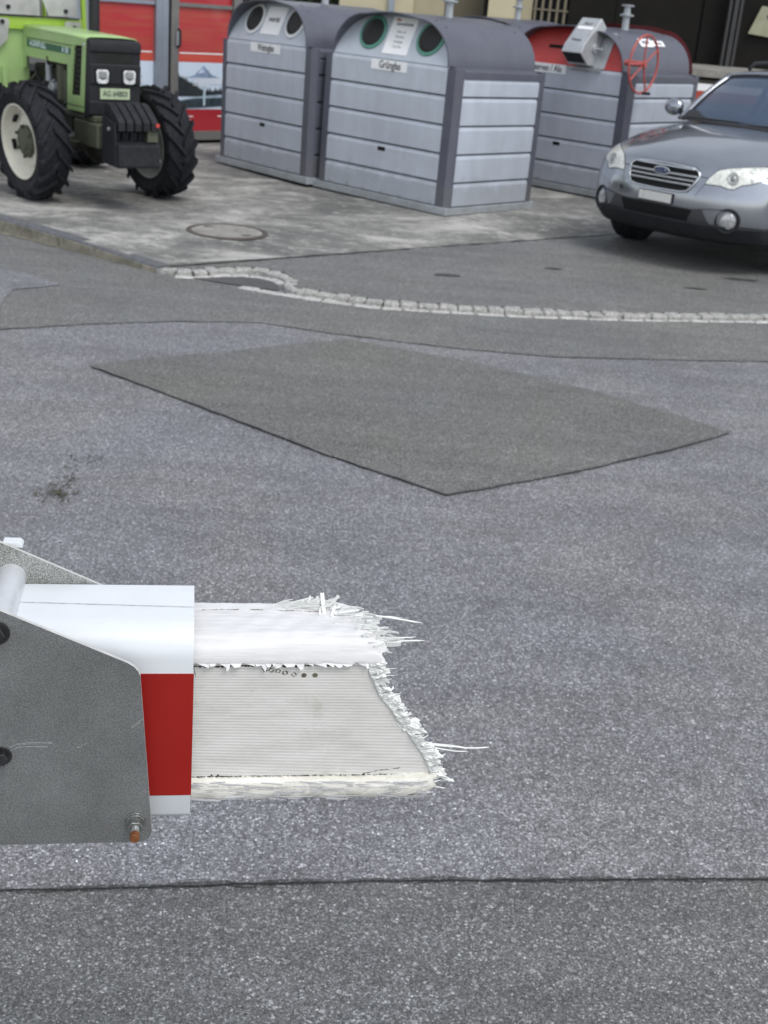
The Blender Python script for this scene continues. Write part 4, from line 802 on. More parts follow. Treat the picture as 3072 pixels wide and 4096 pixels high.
def tractor_wheel(loc, r0, wdt, rr_, nl, rot, near, parent=TR):
    w = bpy.data.objects.new('wheel', None); COL.objects.link(w); w.parent = parent; w.location = loc; w.rotation_euler = rot; w.empty_display_size = .1
    h = wdt / 2; d = r0 - .030
    mb = MB().lathe([(rr_ - .012, -h * .70), (rr_ + .012, -h * .78), (rr_ + .05, -h * .92), (d - .05, -h * 1.0), (d - .022, -h * .93), (d - .006, -h * .75), (d, -h * .3), (d, h * .3), (d - .006, h * .75), (d - .022, h * .93), (d - .05, h), (rr_ + .05, h * .92), (rr_ + .012, h * .78), (rr_ - .012, h * .70)], (0, 0, 0), (0, 1, 0), 64)
    for s in (-1, 1):
        for k in range(nl):
            ph = 2 * math.pi * (k + (.5 if s > 0 else 0)) / nl; st = []
            for t in (-.04, .3, .65, .98, 1.0):
                y = s * h * min(t, .99); drop = .014 * max(0, t) ** 3; a = ph + .38 * t; rb, ro_ = d - .012 - drop * 2, r0 - drop
                if t == 1.0: rb, ro_, y = d - .06, r0 - .045, s * h * 1.03
                wa = .021 / r0 * (1.15 if t > .6 else 1); st.append([(a - wa, rb), (a - wa * .72, ro_), (a + wa * .72, ro_), (a + wa, rb), y])
            V = [(q_[1] * math.sin(q_[0]), S_[4], q_[1] * math.cos(q_[0])) for S_ in st for q_ in S_[:4]]; F = []
            for i in range(len(st) - 1):
                for j in range(3): F.append((i * 4 + j, i * 4 + j + 1, i * 4 + j + 5, i * 4 + j + 4))
            F += [(0, 1, 2, 3), tuple(len(V) - 4 + j for j in (3, 2, 1, 0))]; mb.add(V, F)
    ty = mb.build('tyre', M_TYR, w); 
    for p in ty.data.polygons: p.use_smooth = True
    es = ty.modifiers.new('e', 'EDGE_SPLIT'); es.split_angle = R(32)
    R_ = rr_; o = -1
    # rim: flange, well and dished disc; the dish faces -y
    MB().lathe([(R_ - .012, -h * .72), (R_ + .004, -h * .80), (R_ + .002, -h * .86), (R_ - .010, -h * .84), (R_ - .018, -h * .70), (R_ - .022, -h * .45), (R_ - .045, -h * .30), (R_ - .055, -h * .05), (R_ - .075, -h * .10), (R_ - .095, -h * .22), (R_ - .13, -h * .26), (.05, -h * .26), (0, -h * .26)], (0, 0, 0), (0, 1, 0), 56).build('rim', M_RIM, w, smooth=True)
    MB().lathe([(R_ - .058, -h * .04), (R_ - .048, h * .3), (R_ - .02, h * .6), (R_ - .012, h * .70), (R_ + .004, h * .80), (R_ - .008, h * .84), (R_ - .022, h * .6), (R_ - .055, h * .28), (R_ - .07, -h * .02)], (0, 0, 0), (0, 1, 0), 56).build('rim_inner', M_RIMD, w, smooth=True)
    MB().lathe([(0, -h * .15), (R_ - .08, -h * .06)], (0, 0, 0), (0, 1, 0), 40).build('disc_back', M_OLV if near else M_RIMD, w)
    sm2 = MB()
    for k in range(6):
        a = k * math.pi / 3 + .3; c = Vector(((R_ - .072) * math.sin(a), -h * .25, (R_ - .072) * math.cos(a))); t_ = Vector((math.cos(a), 0, -math.sin(a))); n2 = Vector((math.sin(a), 0, math.cos(a)))
        if k % 3 == 0: continue
        sm2 = MB(); sm2.prism([(-.035, -.011), (.035, -.011), (.042, 0), (.035, .011), (-.035, .011), (-.042, 0)], t_, n2, (0, 1, 0), c, -.028, .0); sm2.build('rim_slot', M_BLACK, w)
    hub = MB().lathe([(0, -h * .62), (R_ * .22, -h * .62), (R_ * .27, -h * .52), (R_ * .43, -h * .46), (R_ * .45, -h * .38), (R_ * .45, -h * .26)], (0, 0, 0), (0, 1, 0), 10).build('hub', M_OLV, w)
    for k in range(6):
        a = k * math.pi / 3; c = Vector((R_ * .40 * math.sin(a), -h * .44, R_ * .40 * math.cos(a))); MB().cyl(c, c - Vector((0, .022, 0)), .014, n=6).build('wheel_nut', M_OLV, hub)
    return w
sx5 = R(5)
tractor_wheel((0, -.54, .452), .455, .27, .288, 17, (sx5, 0, R(6)), True)
wf = tractor_wheel((0, .54, .452), .455, .27, .288, 17, (sx5, 0, R(6) + math.pi), False); wf.rotation_euler = (-sx5, 0, R(6) + math.pi)
tractor_wheel((-1.80, -.74, .66), .66, .36, .42, 20, (0, 0, 0), True); tractor_wheel((-1.86, .66, .58), .58, .34, .36, 20, (0, 0, math.pi), False)
# bonnet
def side(s):
    P_ = [(-1.17, 1.272), (.335, 1.262), (.272, .703), (-.066, .696), (-.050, 1.035), (-.955, 1.032), (-.978, .932), (-1.165, .926)]
    if s < 0: y0, y1 = -.213, -.198
    else: y0, y1 = .198, .213
    # split so that every face is convex
    out = []
    for q_ in ([(-1.17, 1.258), (.333, 1.248), (.31, 1.034), (-1.168, 1.034)], [(-1.168, 1.034), (-.956, 1.034), (-.978, .932), (-1.165, .926)]):
        out.append(q_)
    mb = MB()
    if s < 0:
        vT = [(.097, 1.189), (.256, 1.196), (.203, .821), (.015, .812)]
        qs = [[(-1.17, 1.258), (.333, 1.248), (.328, 1.20), (.097, 1.189), (-1.17, 1.19)], [(-1.17, 1.19), (.097, 1.189), (.063, 1.034), (-1.168, 1.034)], [(-1.168, 1.034), (-.956, 1.034), (-.978, .932), (-1.165, .926)],
              [(-.050, 1.034), (.063, 1.034), (.015, .812), (-.060, .81)], [(.256, 1.196), (.328, 1.20), (.286, .821), (.203, .821)], [(-.060, .81), (.015, .812), (.203, .821), (.286, .821), (.272, .703), (-.066, .696)]]
    else: qs = out + [[(-.050, 1.034), (.31, 1.034), (.272, .703), (-.066, .696)]]
    for q_ in qs: mb.prism(q_, (1, 0, 0), (0, 0, 1), (0, 1, 0), (0, 0, 0), y0, y1)
    return mb.build('bonnet_side', M_TG, TR)
sp_ = side(-1); side(1)
tp = MB(); sec = [(-.213, 1.246), (-.205, 1.262), (-.185, 1.270), (-.08, 1.274), (.08, 1.274), (.185, 1.270), (.205, 1.262), (.213, 1.246)]
tp.grid([[(x, y, z + dz) for y, z in sec] for x, dz in ((-1.17, .008), (-.6, .006), (0, .002), (.335, -.006))]); tp.build('bonnet_top', M_TG, TR, smooth=True, solid=.006)
for (a, b_) in ((-1.05, 1.03),): pass
cr = MB(); cr.prism([(-.965, 1.030), (-.055, 1.033), (-.055, 1.050), (-.965, 1.048)], (1, 0, 0), (0, 0, 1), (0, -1, 0), (0, 0, 0), .2135, .2165); cr.build('pressed_ridge', M_TG, sp_)
cr = MB(); cr.prism([(-.94, 1.176), (.06, 1.178), (.06, 1.184), (-.94, 1.182)], (1, 0, 0), (0, 0, 1), (0, -1, 0), (0, 0, 0), .2135, .2150); cr.build('pressed_ridge', M_ENG, sp_)
MB().prism([(-.063, .733), (.274, .738), (.274, .744), (-.063, .739)], (1, 0, 0), (0, 0, 1), (0, -1, 0), (0, 0, 0), .2135, .2145).build('panel_seam', M_ENG, sp_)
bd = MB().prism([(-.925, 1.108), (.020, 1.113), (.030, 1.160), (-.925, 1.168)], (1, 0, 0), (0, 0, 1), (0, -1, 0), (0, 0, 0), .2135, .2155).build('badge_strip', pm('badge_green', (.02, .11, .065), .4), sp_)
M_LET = pm('badge_letters', (.62, .74, .74), .4, 0, .05)
text('lettering', 'AGRIFULL', .062, M_LET, sp_, frame((-.68, -.2157, 1.138), (1, 0, 0), (0, 0, 1)), sx=1.35, ex=.001); text('lettering', 'A 50', .060, M_LET, sp_, frame((-.085, -.2157, 1.136), (1, 0, 0), (0, 0, 1)), sx=1.2, ex=.001)
gv = MB().prism([(.0, .80), (.27, .80), (.27, 1.205), (.0, 1.205)], (1, 0, 0), (0, 0, 1), (0, 1, 0), (0, 0, 0), -.196, -.185).build('vent_recess', M_BLACK, TR)
for k in range(9):
    z = .835 + k * .040; xo = .02 + (z - .815) * .215; MB().prism([(xo, z), (xo + .175, z + .004), (xo + .175, z + .014), (xo, z + .010)], (1, 0, 0), (0, 0, 1), (0, 1, 0), (0, 0, 0), -.205, -.1965).build('vent_louvre', M_ENG, gv)
MB().cyl((.295, -.2135, 1.205), (.295, -.222, 1.205), .011, n=12).build('side_screw', M_STEEL, sp_)
# nose
ns = MB(); w_ = .212
prof = [(.337, 1.256), (.395, 1.240), (.408, 1.215), (.404, 1.165), (.392, 1.160), (.392, 1.075), (.402, 1.070), (.400, .930), (.388, .925), (.386, .80), (.396, .795), (.392, .70), (.27, .66), (.274, .70)]
ns.prism(prof, (1, 0, 0), (0, 0, 1), (0, 1, 0), (0, 0, 0), -w_, w_); no = ns.build('nose_grille', M_BLKP, TR, bevel=.008)
for z in (1.145, 1.125, 1.105, 1.09): MB().box((.392, -.15, z), (.397, .15, z + .006)).build('grille_bar', M_ENG, no)
for y in (-.112, .112):
    hl = MB().box((.395, y - .062, .930), (.404, y + .062, 1.045)).build('lamp_recess', M_BLACK, no)
    g_ = MB(); g_.prism([(-.048, -.04), (-.03, -.055), (.03, -.055), (.048, -.04), (.052, .03), (.04, .048), (-.04, .048), (-.052, .03)], (0, 1, 0), (0, 0, 1), (1, 0, 0), (.4042, y, .988), 0, .008); g_.build('headlamp', M_HEADG, no, bevel=.004)
    MB().prism([(-.035, -.012), (0, -.03), (.036, -.014), (.025, -.008), (-.025, -.006)], (0, 1, 0), (0, 0, 1), (1, 0, 0), (.4125, y, .988), 0, .001).build('bulb_mask', pm('lamp_dark', (.12, .12, .12), .3), no)
    MB().box((.4125, y - .036, .988 - .006), (.4135, y + .034, .988 + .035)).build('lamp_reflector', pm('lamp_grey', (.35, .36, .37), .2, .6, .3, 60), no)
pl = MB().box((.389, -.128, .817), (.402, .118, .898)).build('number_plate', pm('plate_green', (.42, .50, .33), .5, 0, .08, 20, .2), no, bevel=.003)
text('lettering', 'AG 64803', .058, pm('plate_ink', (.05, .07, .05), .6), no, frame((.4023, -.005, .857), (0, 1, 0), (0, 0, 1)), sx=.86)
# chassis, engine, axle
def part(n, m, *boxes, **k):
    mb = MB(); [mb.box(a, b_) for a, b_ in boxes]; return mb.build(n, m, TR, **k)
part('front_support', M_OLV, ((.02, -.20, .45), (.50, .20, .640)), bevel=.02); part('frame_rail', M_OLV, ((-.9, -.19, .642), (.42, .19, .690)), bevel=.01)
part('weight_bracket', M_OLV, ((.501, -.10, .47), (.56, .10, .66)))
part('engine_block', M_ENG, ((-1.0, -.13, .50), (-.15, .13, .98)), bevel=.02); part('gearbox', M_ENG, ((-2.1, -.18, .42), (-1.01, .18, .85)), bevel=.03); part('radiator', M_ENG, ((.0, -.18, .70), (.15, .18, 1.2)))
MB().cyl((-.27, -.155, .74), (-.27, -.155, 1.02), .055, n=20).build('oil_filter', M_OLV, TR, bevel=.01); MB().cyl((-.17, -.15, .72), (-.17, -.15, .98), .045, n=20).build('air_duct', M_OLV, TR, bevel=.01)
MB().cyl((-.60, -.15, .86), (-.60, -.15, 1.01), .03, n=14).build('fuel_filter', M_BASE, TR, bevel=.004); MB().cyl((-.45, -.20, .82), (-.45, -.13, .82), .05, n=18).build('alternator', M_BASE, TR, bevel=.006)
q = random.Random(14)
for k in range(9):
    a = Vector((q.uniform(-.9, -.35), -.16, q.uniform(.75, 1.02))); b_ = a + Vector((q.uniform(-.2, .25), q.uniform(-.04, .02), q.uniform(-.2, .1))); m_ = (a + b_) / 2 + Vector((0, -.03, q.uniform(.0, .06)))
    MB().tube([a, a.lerp(m_, .6), m_, b_.lerp(m_, .5), b_], q.choice((.008, .011, .016)), 7).build('engine_pipe', q.choice((M_BLKP, M_BASE, M_ENG, M_OLV)), TR, smooth=True)
MB().cyl((0, -.44, .43), (0, .44, .43), .055, n=20).build('front_axle', M_ENG, TR); MB().lathe([(.0, -.13), (.07, -.12), (.12, -.05), (.13, 0), (.12, .05), (.07, .12), (0, .13)], (0, .05, .40), (0, 1, 0), 24).build('differential', M_ENG, TR, smooth=True)
MB().tube([(.14, -.36, .47), (.16, 0, .46), (.14, .36, .47)], .014, 8).build('steering_rod', M_ENG, TR); MB().cyl((-1.8, -.6, .66), (-1.8, .6, .66), .09, n=20).build('rear_axle', M_ENG, TR)
for y in (-.40, .40): MB().cyl((0, y, .33), (0, y, .56), .06, n=16).build('king_pin', M_OLV, TR, bevel=.008)
# front weights
M_WGT = pm('weight_black', (.022, .023, .027), .5, .1, .18, 10, .25, (.09, .09, .10))
matte(M_WGT)
for k in range(5):
    y = -.17 + k * .068
    MB().prism([(.555, .42), (.555, .79), (.60, .815), (.66, .800), (.80, .715), (.825, .690), (.825, .625), (.74, .612), (.72, .42)], (1, 0, 0), (0, 0, 1), (0, 1, 0), (0, 0, 0), y + .006, y + .062).build('front_weight', M_WGT, TR, bevel=.006)
MB().prism([(.56, .355), (.56, .56), (.76, .545), (.84, .520), (.84, .365), (.82, .352)], (1, 0, 0), (0, 0, 1), (0, 1, 0), (0, 0, 0), -.172, .176).build('weight_carrier', M_WGT, TR, bevel=.008)
MB().prism([(.60, .545), (.60, .64), (.80, .64), (.80, .545)], (1, 0, 0), (0, 0, 1), (0, 1, 0), (0, 0, 0), .085, .172).build('carrier_cheek', M_OLV, TR); MB().prism([(.56, .36), (.56, .72), (.80, .68), (.82, .36)], (1, 0, 0), (0, 0, 1), (0, 1, 0), (0, 0, 0), -.186, -.1725).build('carrier_cheek', M_WGT, TR, bevel=.006)
MB().cyl((.70, -.187, .63), (.70, -.199, .63), .014, n=10).build('carrier_bolt', M_BASE, TR); MB().cyl((.826, .155, .672), (.834, .155, .672), .016, n=12).build('red_reflector', M_REDP, TR); MB().cyl((.80, .165, .40), (.80, .19, .40), .014, n=10).build('carrier_bolt', M_BASE, TR)
# exhaust and cab
MB().tube([(-.66, .27, .85), (-.66, .275, 1.2), (-.66, .28, 2.35), (-.70, .28, 2.45)], .046, 20).build('exhaust_stack', pm('exhaust_black', (.014, .014, .018), .5, .1, .2), TR, smooth=True)
def bar(n, a, b_, r_, m): return MB().tube([a, b_], r_, 4).build(n, m, TR)
def slab4(n, pts, m, th=.012, par=None): # polygon in the (y, z) plane at x, thickness th
    x = pts[0]; return MB().prism(pts[1:], (0, 1, 0), (0, 0, 1), (1, 0, 0), (x, 0, 0), -th, 0).build(n, m, par or TR)
slab4('cab_crossbar', (-1.0, (-.52, 1.235), (.33, 1.245), (.325, 1.338), (-.52, 1.332)), M_TY, .05)
slab4('cab_pillar', (-.995, (.318, 1.20), (.350, 1.20), (.315, 2.3), (.272, 2.3)), M_TY, .04); slab4('cab_pillar', (-.995, (-.56, 1.0), (-.52, 1.0), (-.50, 2.3), (-.54, 2.3)), M_TY, .04)
MB().tube([(-1.95, .34, 1.0), (-1.95, .32, 2.3)], .02, 6).build('cab_pillar', M_TY, TR); MB().tube([(-1.95, -.54, 1.0), (-1.95, -.52, 2.3)], .02, 6).build('cab_pillar', M_TY, TR)
part('cab_roof', M_TG, ((-2.1, -.62, 2.3), (-.9, .42, 2.36)), bevel=.02)
slab4('windscreen_pane', (-.985, (-.50, 1.350), (-.075, 1.352), (-.075, 2.2), (-.50, 2.2)), M_PANE, .006); slab4('windscreen_pane', (-.985, (.005, 1.356), (.262, 1.360), (.240, 2.2), (-.10, 2.2), (-.06, 1.50)), M_PANE, .006)
slab4('lower_pane', (-.955, (.135, 1.20), (.285, 1.20), (.278, 1.322), (.150, 1.322), (.135, 1.305)), M_PANE, .006); slab4('lower_pane', (-.985, (-.50, 1.02), (-.36, 1.15), (-.335, 1.30), (-.36, 1.318), (-.50, 1.318)), M_PANE, .006)
for y, z, x in ((-.345, 1.408, -.984), (.155, 1.400, -.984), (.218, 1.272, -.954), (-.40, 1.29, -.984)): MB().cyl((x, y, z), (x + .012, y, z), .018, n=14).build('pane_bolt', M_BLKP, TR)
part('pane_seal', M_BLKP, ((-1.0, -.5, 1.339), (-.983, .28, 1.349)))
MB().tube([(-1.175, -.215, .93), (-1.185, -.222, 1.22), (-1.178, -.20, 1.285), (-1.175, .0, 1.296), (-1.175, .15, 1.292)], .016, 8).build('bonnet_seal', M_BLKP, TR, smooth=True)
slab4('cab_front_panel', (-1.03, (-.50, .80), (-.16, .80), (-.16, 1.234), (-.50, 1.234)), M_TG, .02); slab4('cab_front_panel', (-1.03, (.16, .80), (.36, .80), (.36, 1.234), (.16, 1.234)), M_TG, .02)
part('step_bracket', M_TG, ((-1.16, -.44, .60), (-1.12, -.40, .93)), ((-1.02, -.41, .60), (-.985, -.37, .93)))
for s in (-1,):
    fd = [(-1.8 + .78 * math.cos(a), .66 + .78 * math.sin(a)) for a in [R(62 + k * 10) for k in range(11)]]
    MB().grid([[(x, s * y, z) for x, z in fd] for y in (.50, .90)]).build('rear_fender', M_TG, TR, smooth=True, solid=.012)
part('seat', M_BLKP, ((-1.75, -.22, 1.15), (-1.35, .22, 1.28)), bevel=.04); part('seat_back', M_BLKP, ((-1.85, -.2, 1.29), (-1.75, .2, 1.65)), bevel=.03); part('cab_floor', M_ENG, ((-2.0, -.45, .86), (-1.05, .33, .9)))
# ---------------- car ----------------
CAR = empty('parked_car', (1.869, 9.839, GZ), R(-134.3), 'silver grey estate car parked in front of the container with the red hand wheel', 'car')
def car_paint():
    m = bpy.data.materials.new('silver_paint'); t, b = nodes(m); tc = N(t, 'ShaderNodeTexCoord')
    n = N(t, 'ShaderNodeTexNoise', i_Scale=3., i_Detail=6, i_Roughness=.6); t.links.new(tc.outputs['Object'], n.inputs['Vector'])
    t.links.new(ramp(t, n.outputs['Fac'], [(.3, (.31, .33, .37)), (.7, (.37, .39, .43))]), b.inputs['Base Color'])
    b.inputs['Metallic'].default_value = .88; t.links.new(ramp(t, n.outputs['Fac'], [(.3, .20), (.7, .27)]), b.inputs['Roughness']); b.inputs['Coat Weight'].default_value = .9; b.inputs['Coat Roughness'].default_value = .035; return m
M_CAR = car_paint(); M_GAP = pm('panel_gap', (.02, .02, .022), .6); M_CHR = pm('chrome', (.62, .64, .67), .14, .95, .05, 9)
def itp(T, x):
    if x <= T[0][0]: return T[0][1]
    for (a, u), (b, v) in zip(T, T[1:]):
        if x <= b: t = (x - a) / (b - a); return u + (v - u) * t
    return T[-1][1]
def car_pt(d, yn, zn):
    w = itp([(0, .775), (.12, .80), (.3, .835), (.55, .862), (.8, .875), (1.3, .88), (3.8, .88), (4.5, .84), (4.73, .80)], d)
    y = yn * w; ay = abs(y)
    zt = itp([(0, .745), (.06, .785), (.14, .812), (.25, .84), (.6, .902), (1.05, .958), (1.25, .975), (2, .975), (4.2, 1.0), (4.6, .97), (4.73, .90)], d)
    zt -= .030 * (ay / .8) ** 2 + .060 * abs(yn) ** 7
    hb = itp([(0, .30), (1.05, .62)], d)      # raised centre of the bonnet
    zt += .014 * sm((hb - ay) / .10 + .5) * sm(d / .12) * sm((1.3 - d) / .2)
    zb = itp([(0, .215), (.5, .20), (.9, .27), (3.6, .27), (4.73, .28)], d)
    z = zb + (zt - zb) * zn
    sx = itp([(.20, -.12), (.26, -.05), (.33, -.01), (.40, 0), (.50, .0), (.56, -.008), (.60, -.03), (.66, -.05), (.72, -.075), (.78, -.12), (.83, -.16)], z)
    sh = (sx - .40 * (ay / .86) ** 3.3) * max(0, 1 - d / 1.1) ** 1.2
    if d > 4: sh = .10 * (ay / .86) ** 3 * (d - 4) / .73 + (.0 if z < .6 else .04) * (d - 4) / .73
    wy = y * itp([(.2, .965), (.35, .995), (.5, 1.0), (.62, 1.0), (.75, 1.0), (.88, .985), (1.0, .965)], z)
    return (-d + sh, wy, z)
DS = [0, .03, .08, .15, .25, .4, .55, .7, .9, 1.1, 1.3, 1.6, 2.0, 2.5, 3.0, 3.5, 4.0, 4.4, 4.65, 4.73]
YN = [-1, -.95, -.87, -.76, -.64, -.5, -.35, -.18, 0, .18, .35, .5, .64, .76, .87, .95, 1]; ZN = [0, .08, .18, .3, .42, .54, .66, .78, .88, .95, 1]
def shell():
    idx = {}; vs = []; fs = []; nx, ny, nz = len(DS), len(YN), len(ZN)
    def v(i, j, k):
        if (i, j, k) not in idx: idx[(i, j, k)] = len(vs); vs.append(car_pt(DS[i], YN[j], ZN[k]))
        return idx[(i, j, k)]
    for j in range(ny - 1):
        for k in range(nz - 1): fs.append((v(0, j, k), v(0, j + 1, k), v(0, j + 1, k + 1), v(0, j, k + 1))); fs.append((v(nx - 1, j, k), v(nx - 1, j, k + 1), v(nx - 1, j + 1, k + 1), v(nx - 1, j + 1, k)))
    for i in range(nx - 1):
        for k in range(nz - 1): fs.append((v(i, 0, k), v(i, 0, k + 1), v(i + 1, 0, k + 1), v(i + 1, 0, k))); fs.append((v(i, ny - 1, k), v(i + 1, ny - 1, k), v(i + 1, ny - 1, k + 1), v(i, ny - 1, k + 1)))
        for j in range(ny - 1): fs.append((v(i, j, nz - 1), v(i, j + 1, nz - 1), v(i + 1, j + 1, nz - 1), v(i + 1, j, nz - 1))); fs.append((v(i, j, 0), v(i + 1, j, 0), v(i + 1, j + 1, 0), v(i, j + 1, 0)))
    return vs, fs
vs, fs = shell(); body = MB().add(vs, fs).build('body', M_CAR, CAR, smooth=True, sub=1)
cut = MB()
for d in (.93, 3.60): cut.cyl((-d, -1.2, .30), (-d, 1.2, .30), .37, n=40)
cutter = cut.build('cut_tmp', M_GAP)
bo = body.modifiers.new('w', 'BOOLEAN'); bo.operation = 'DIFFERENCE'; bo.object = cutter; bo.solver = 'EXACT'
bpy.context.view_layer.update(); dg = bpy.context.evaluated_depsgraph_get()
pre = MB().add(vs, fs).build('pre_tmp', M_CAR, None, smooth=True, sub=1); bpy.context.view_layer.update(); dg = bpy.context.evaluated_depsgraph_get()
BV = BVHTree.FromObject(pre, dg)
me = bpy.data.meshes.new_from_object(body.evaluated_get(dg)); body.modifiers.clear(); body.data = me
for o in (cutter, pre): bpy.data.objects.remove(o)
for p in me.polygons: p.use_smooth = True
es = body.modifiers.new('e', 'EDGE_SPLIT'); es.split_angle = R(38)
def fhit(y, z, off=0.):
    h = BV.ray_cast(Vector((1, y, z)), Vector((-1, 0, 0)))
    if h[0] is None: return Vector((-.5, y, z))
    n = h[1] if h[1].x > 0 else -h[1]; return h[0] + n * off
def thit(x, y, off=0.):
    h = BV.ray_cast(Vector((x, y, 3)), Vector((0, 0, -1)))
    if h[0] is None: return Vector((x, y, .9))
    n = h[1] if h[1].z > 0 else -h[1]; return h[0] + n * off
def fpatch(name, up, lo, ny, nz, off, mat, par, solid=0., smooth=True):
    """panel lying on the nose between an upper and a lower (y, z) outline"""
    y0, y1 = up[0][0], up[-1][0]; rows = []
    for i in range(ny + 1):
        y = y0 + (y1 - y0) * i / ny; a, b = itp(lo, y), itp(up, y); rows.append([fhit(y, a + (b - a) * k / nz, off) for k in range(nz + 1)])
    return MB().grid(rows).build(name, mat, par, smooth=smooth, solid=solid)
def mir(T): return [(-y, z) for y, z in T[::-1]]
def fline(name, pts, w, mat, par, off=.0025):
    P = []
    for a, b in zip(pts, pts[1:]): P += [(a[0] + (b[0] - a[0]) * j / 6, a[1] + (b[1] - a[1]) * j / 6) for j in range(6)]
    P.append(pts[-1]); V = [fhit(y, z, off) for y, z in P]
    return MB().tube(V, w, 5).build(name, mat, par)
# grille
GU = [(-.313, .667), (-.30, .692), (-.26, .716), (-.15, .722), (0, .725), (.15, .722), (.26, .716), (.30, .692), (.313, .667)]
GL = [(-.313, .660), (-.29, .605), (-.255, .555), (-.20, .543), (0, .539), (.20, .543), (.255, .555), (.29, .605), (.313, .660)]
g = fpatch('grille', GU, GL, 40, 8, .002, M_BLACK, CAR)
for z0, z1 in ((.697, .716), (.651, .664), (.620, .632), (.590, .601)):
    hw = .30 if z0 > .64 else (.287 if z0 > .61 else .272); mm = M_CHR if z0 > .69 else M_STEEL
    hw = .262 if z0 > .69 else hw
    rows = [[fhit(y, z0 + (z1 - z0) * t, .004 + .016 * math.sin(math.pi * (.15 + .7 * t))) for t in (0, .3, .6, 1)] for y in [-hw + 2 * hw * i / 30 for i in range(31)]]
    MB().grid(rows).build('grille_slat', mm, g, smooth=True, solid=.003)
rim = [fhit(y, z, .008) for y, z in GU + GL[::-1][1:-1]]
MB().tube(rim, .0085, 8, closed=True).build('grille_surround', M_CHR, g, smooth=True)
c0 = fhit(0, .664, .026); bq = MB(); bq.add([c0 + Vector((0, .070 * math.cos(a), .027 * math.sin(a))) for a in [k * math.pi / 12 for k in range(24)]] + [c0 + Vector((.006, .062 * math.cos(a), .022 * math.sin(a))) for a in [k * math.pi / 12 for k in range(24)]], [tuple(range(24, 48))] + [(k, (k + 1) % 24, 24 + (k + 1) % 24, 24 + k) for k in range(24)])
eb = bq.build('badge', pm('badge_blue', (.05, .07, .16), .2, .4, .05, coat=.8), g)
MB().tube([c0 + Vector((.003, .070 * math.cos(a), .027 * math.sin(a))) for a in [k * math.pi / 16 for k in range(32)]], .004, 6, closed=True).build('badge_ring', M_CHR, eb)
for y, z, s in ((.035, .006, .011), (-.018, .009, .005), (-.032, -.004, .005), (-.012, -.009, .005), (.008, -.011, .005), (-.0, .004, .004)):
    st = []; cc = c0 + Vector((.0075, y, z))
    for k in range(12): rr_ = s * (1.35 if k % 3 == 0 else .5); a = k * math.pi / 6; st.append(cc + Vector((0, rr_ * math.cos(a) * 1.2, rr_ * math.sin(a))))
    MB().add(st, [tuple(range(12))]).build('badge_star', M_CHR, eb, solid=.001)
# head lamps
HU = [(.37, .634), (.385, .668), (.415, .713), (.44, .733), (.495, .748), (.55, .759), (.645, .772), (.72, .774), (.755, .760)]
HL = [(.37, .624), (.43, .625), (.48, .624), (.51, .616), (.545, .608), (.57, .611), (.59, .625), (.61, .643), (.66, .656), (.69, .671), (.72, .70), (.755, .748)]
def lamp_inner():
    m = bpy.data.materials.new('headlamp_reflector'); t, b = nodes(m); tc = N(t, 'ShaderNodeTexCoord')
    n = N(t, 'ShaderNodeTexNoise', i_Scale=22., i_Detail=4, i_Roughness=.6, i_Distortion=1.2); t.links.new(tc.outputs['Object'], n.inputs['Vector'])
    t.links.new(ramp(t, n.outputs['Fac'], [(.34, (.42, .44, .42)), (.48, (.72, .74, .68)), (.66, (.86, .87, .82))]), b.inputs['Base Color']); b.inputs['Roughness'].default_value = .32; b.inputs['Metallic'].default_value = .12
    b.inputs['Coat Weight'].default_value = 1.; b.inputs['Coat Roughness'].default_value = .02; bump(t, b, n.outputs['Fac'], .5, .01); return m
M_HLI = lamp_inner()
for s in (1, -1):
    U, Lw = (HU, HL) if s > 0 else (mir(HU), mir(HL))
    h_ = fpatch('headlight', U, Lw, 36, 8, .004, M_HLI, CAR)
    c = fhit(s * .545, .682, .006); nn_ = Vector((.8, s * .25, .25)).normalized()
    MB().lathe([(.044, -.002), (.046, .004), (.040, .005), (.032, .001), (0, .0025)], c, nn_, 28).build('projector_ring', pm('lamp_dim', (.36, .37, .36), .25, .3, .1, 40, coat=1.), h_, smooth=True)
    MB().lathe([(0, .010), (.012, .008), (.020, .003), (.022, .001)], c, nn_, 20).build('bulb_lens', pm('lamp_grey2', (.25, .27, .27), .1, .3, .1, 40, coat=1.), h_, smooth=True)
    ol = [(y, z) for y, z in U] + [(y, z) for y, z in Lw[::-1]]; P = []
    for a, b in zip(ol, ol[1:] + ol[:1]): P += [(a[0] + (b[0] - a[0]) * j / 4, a[1] + (b[1] - a[1]) * j / 4) for j in range(4)]
    MB().tube([fhit(y, z, .002) for y, z in P], .0035, 5, closed=True).build('lamp_seal', M_GAP, h_)
# number plate, left blank
pc = [fhit(y, z, .010) for y, z in ((-.150, .446), (.150, .446), (.150, .514), (-.150, .514))]; xm = max(p.x for p in pc)
fr = MB().box((xm - .012, -.156, .442), (xm + .006, .156, .520)).build('plate_frame', M_BLKP, CAR, bevel=.004)
MB().box((xm + .006, -.148, .448), (xm + .010, .148, .514)).build('number_plate', pm('plate_white', (.62, .62, .60), .5, 0, .06, 20), fr, bevel=.003); MB().box((xm + .0101, -.104, .450), (xm + .0106, -.098, .512)).build('plate_divider', pm('plate_dim', (.45, .45, .44), .5), fr)
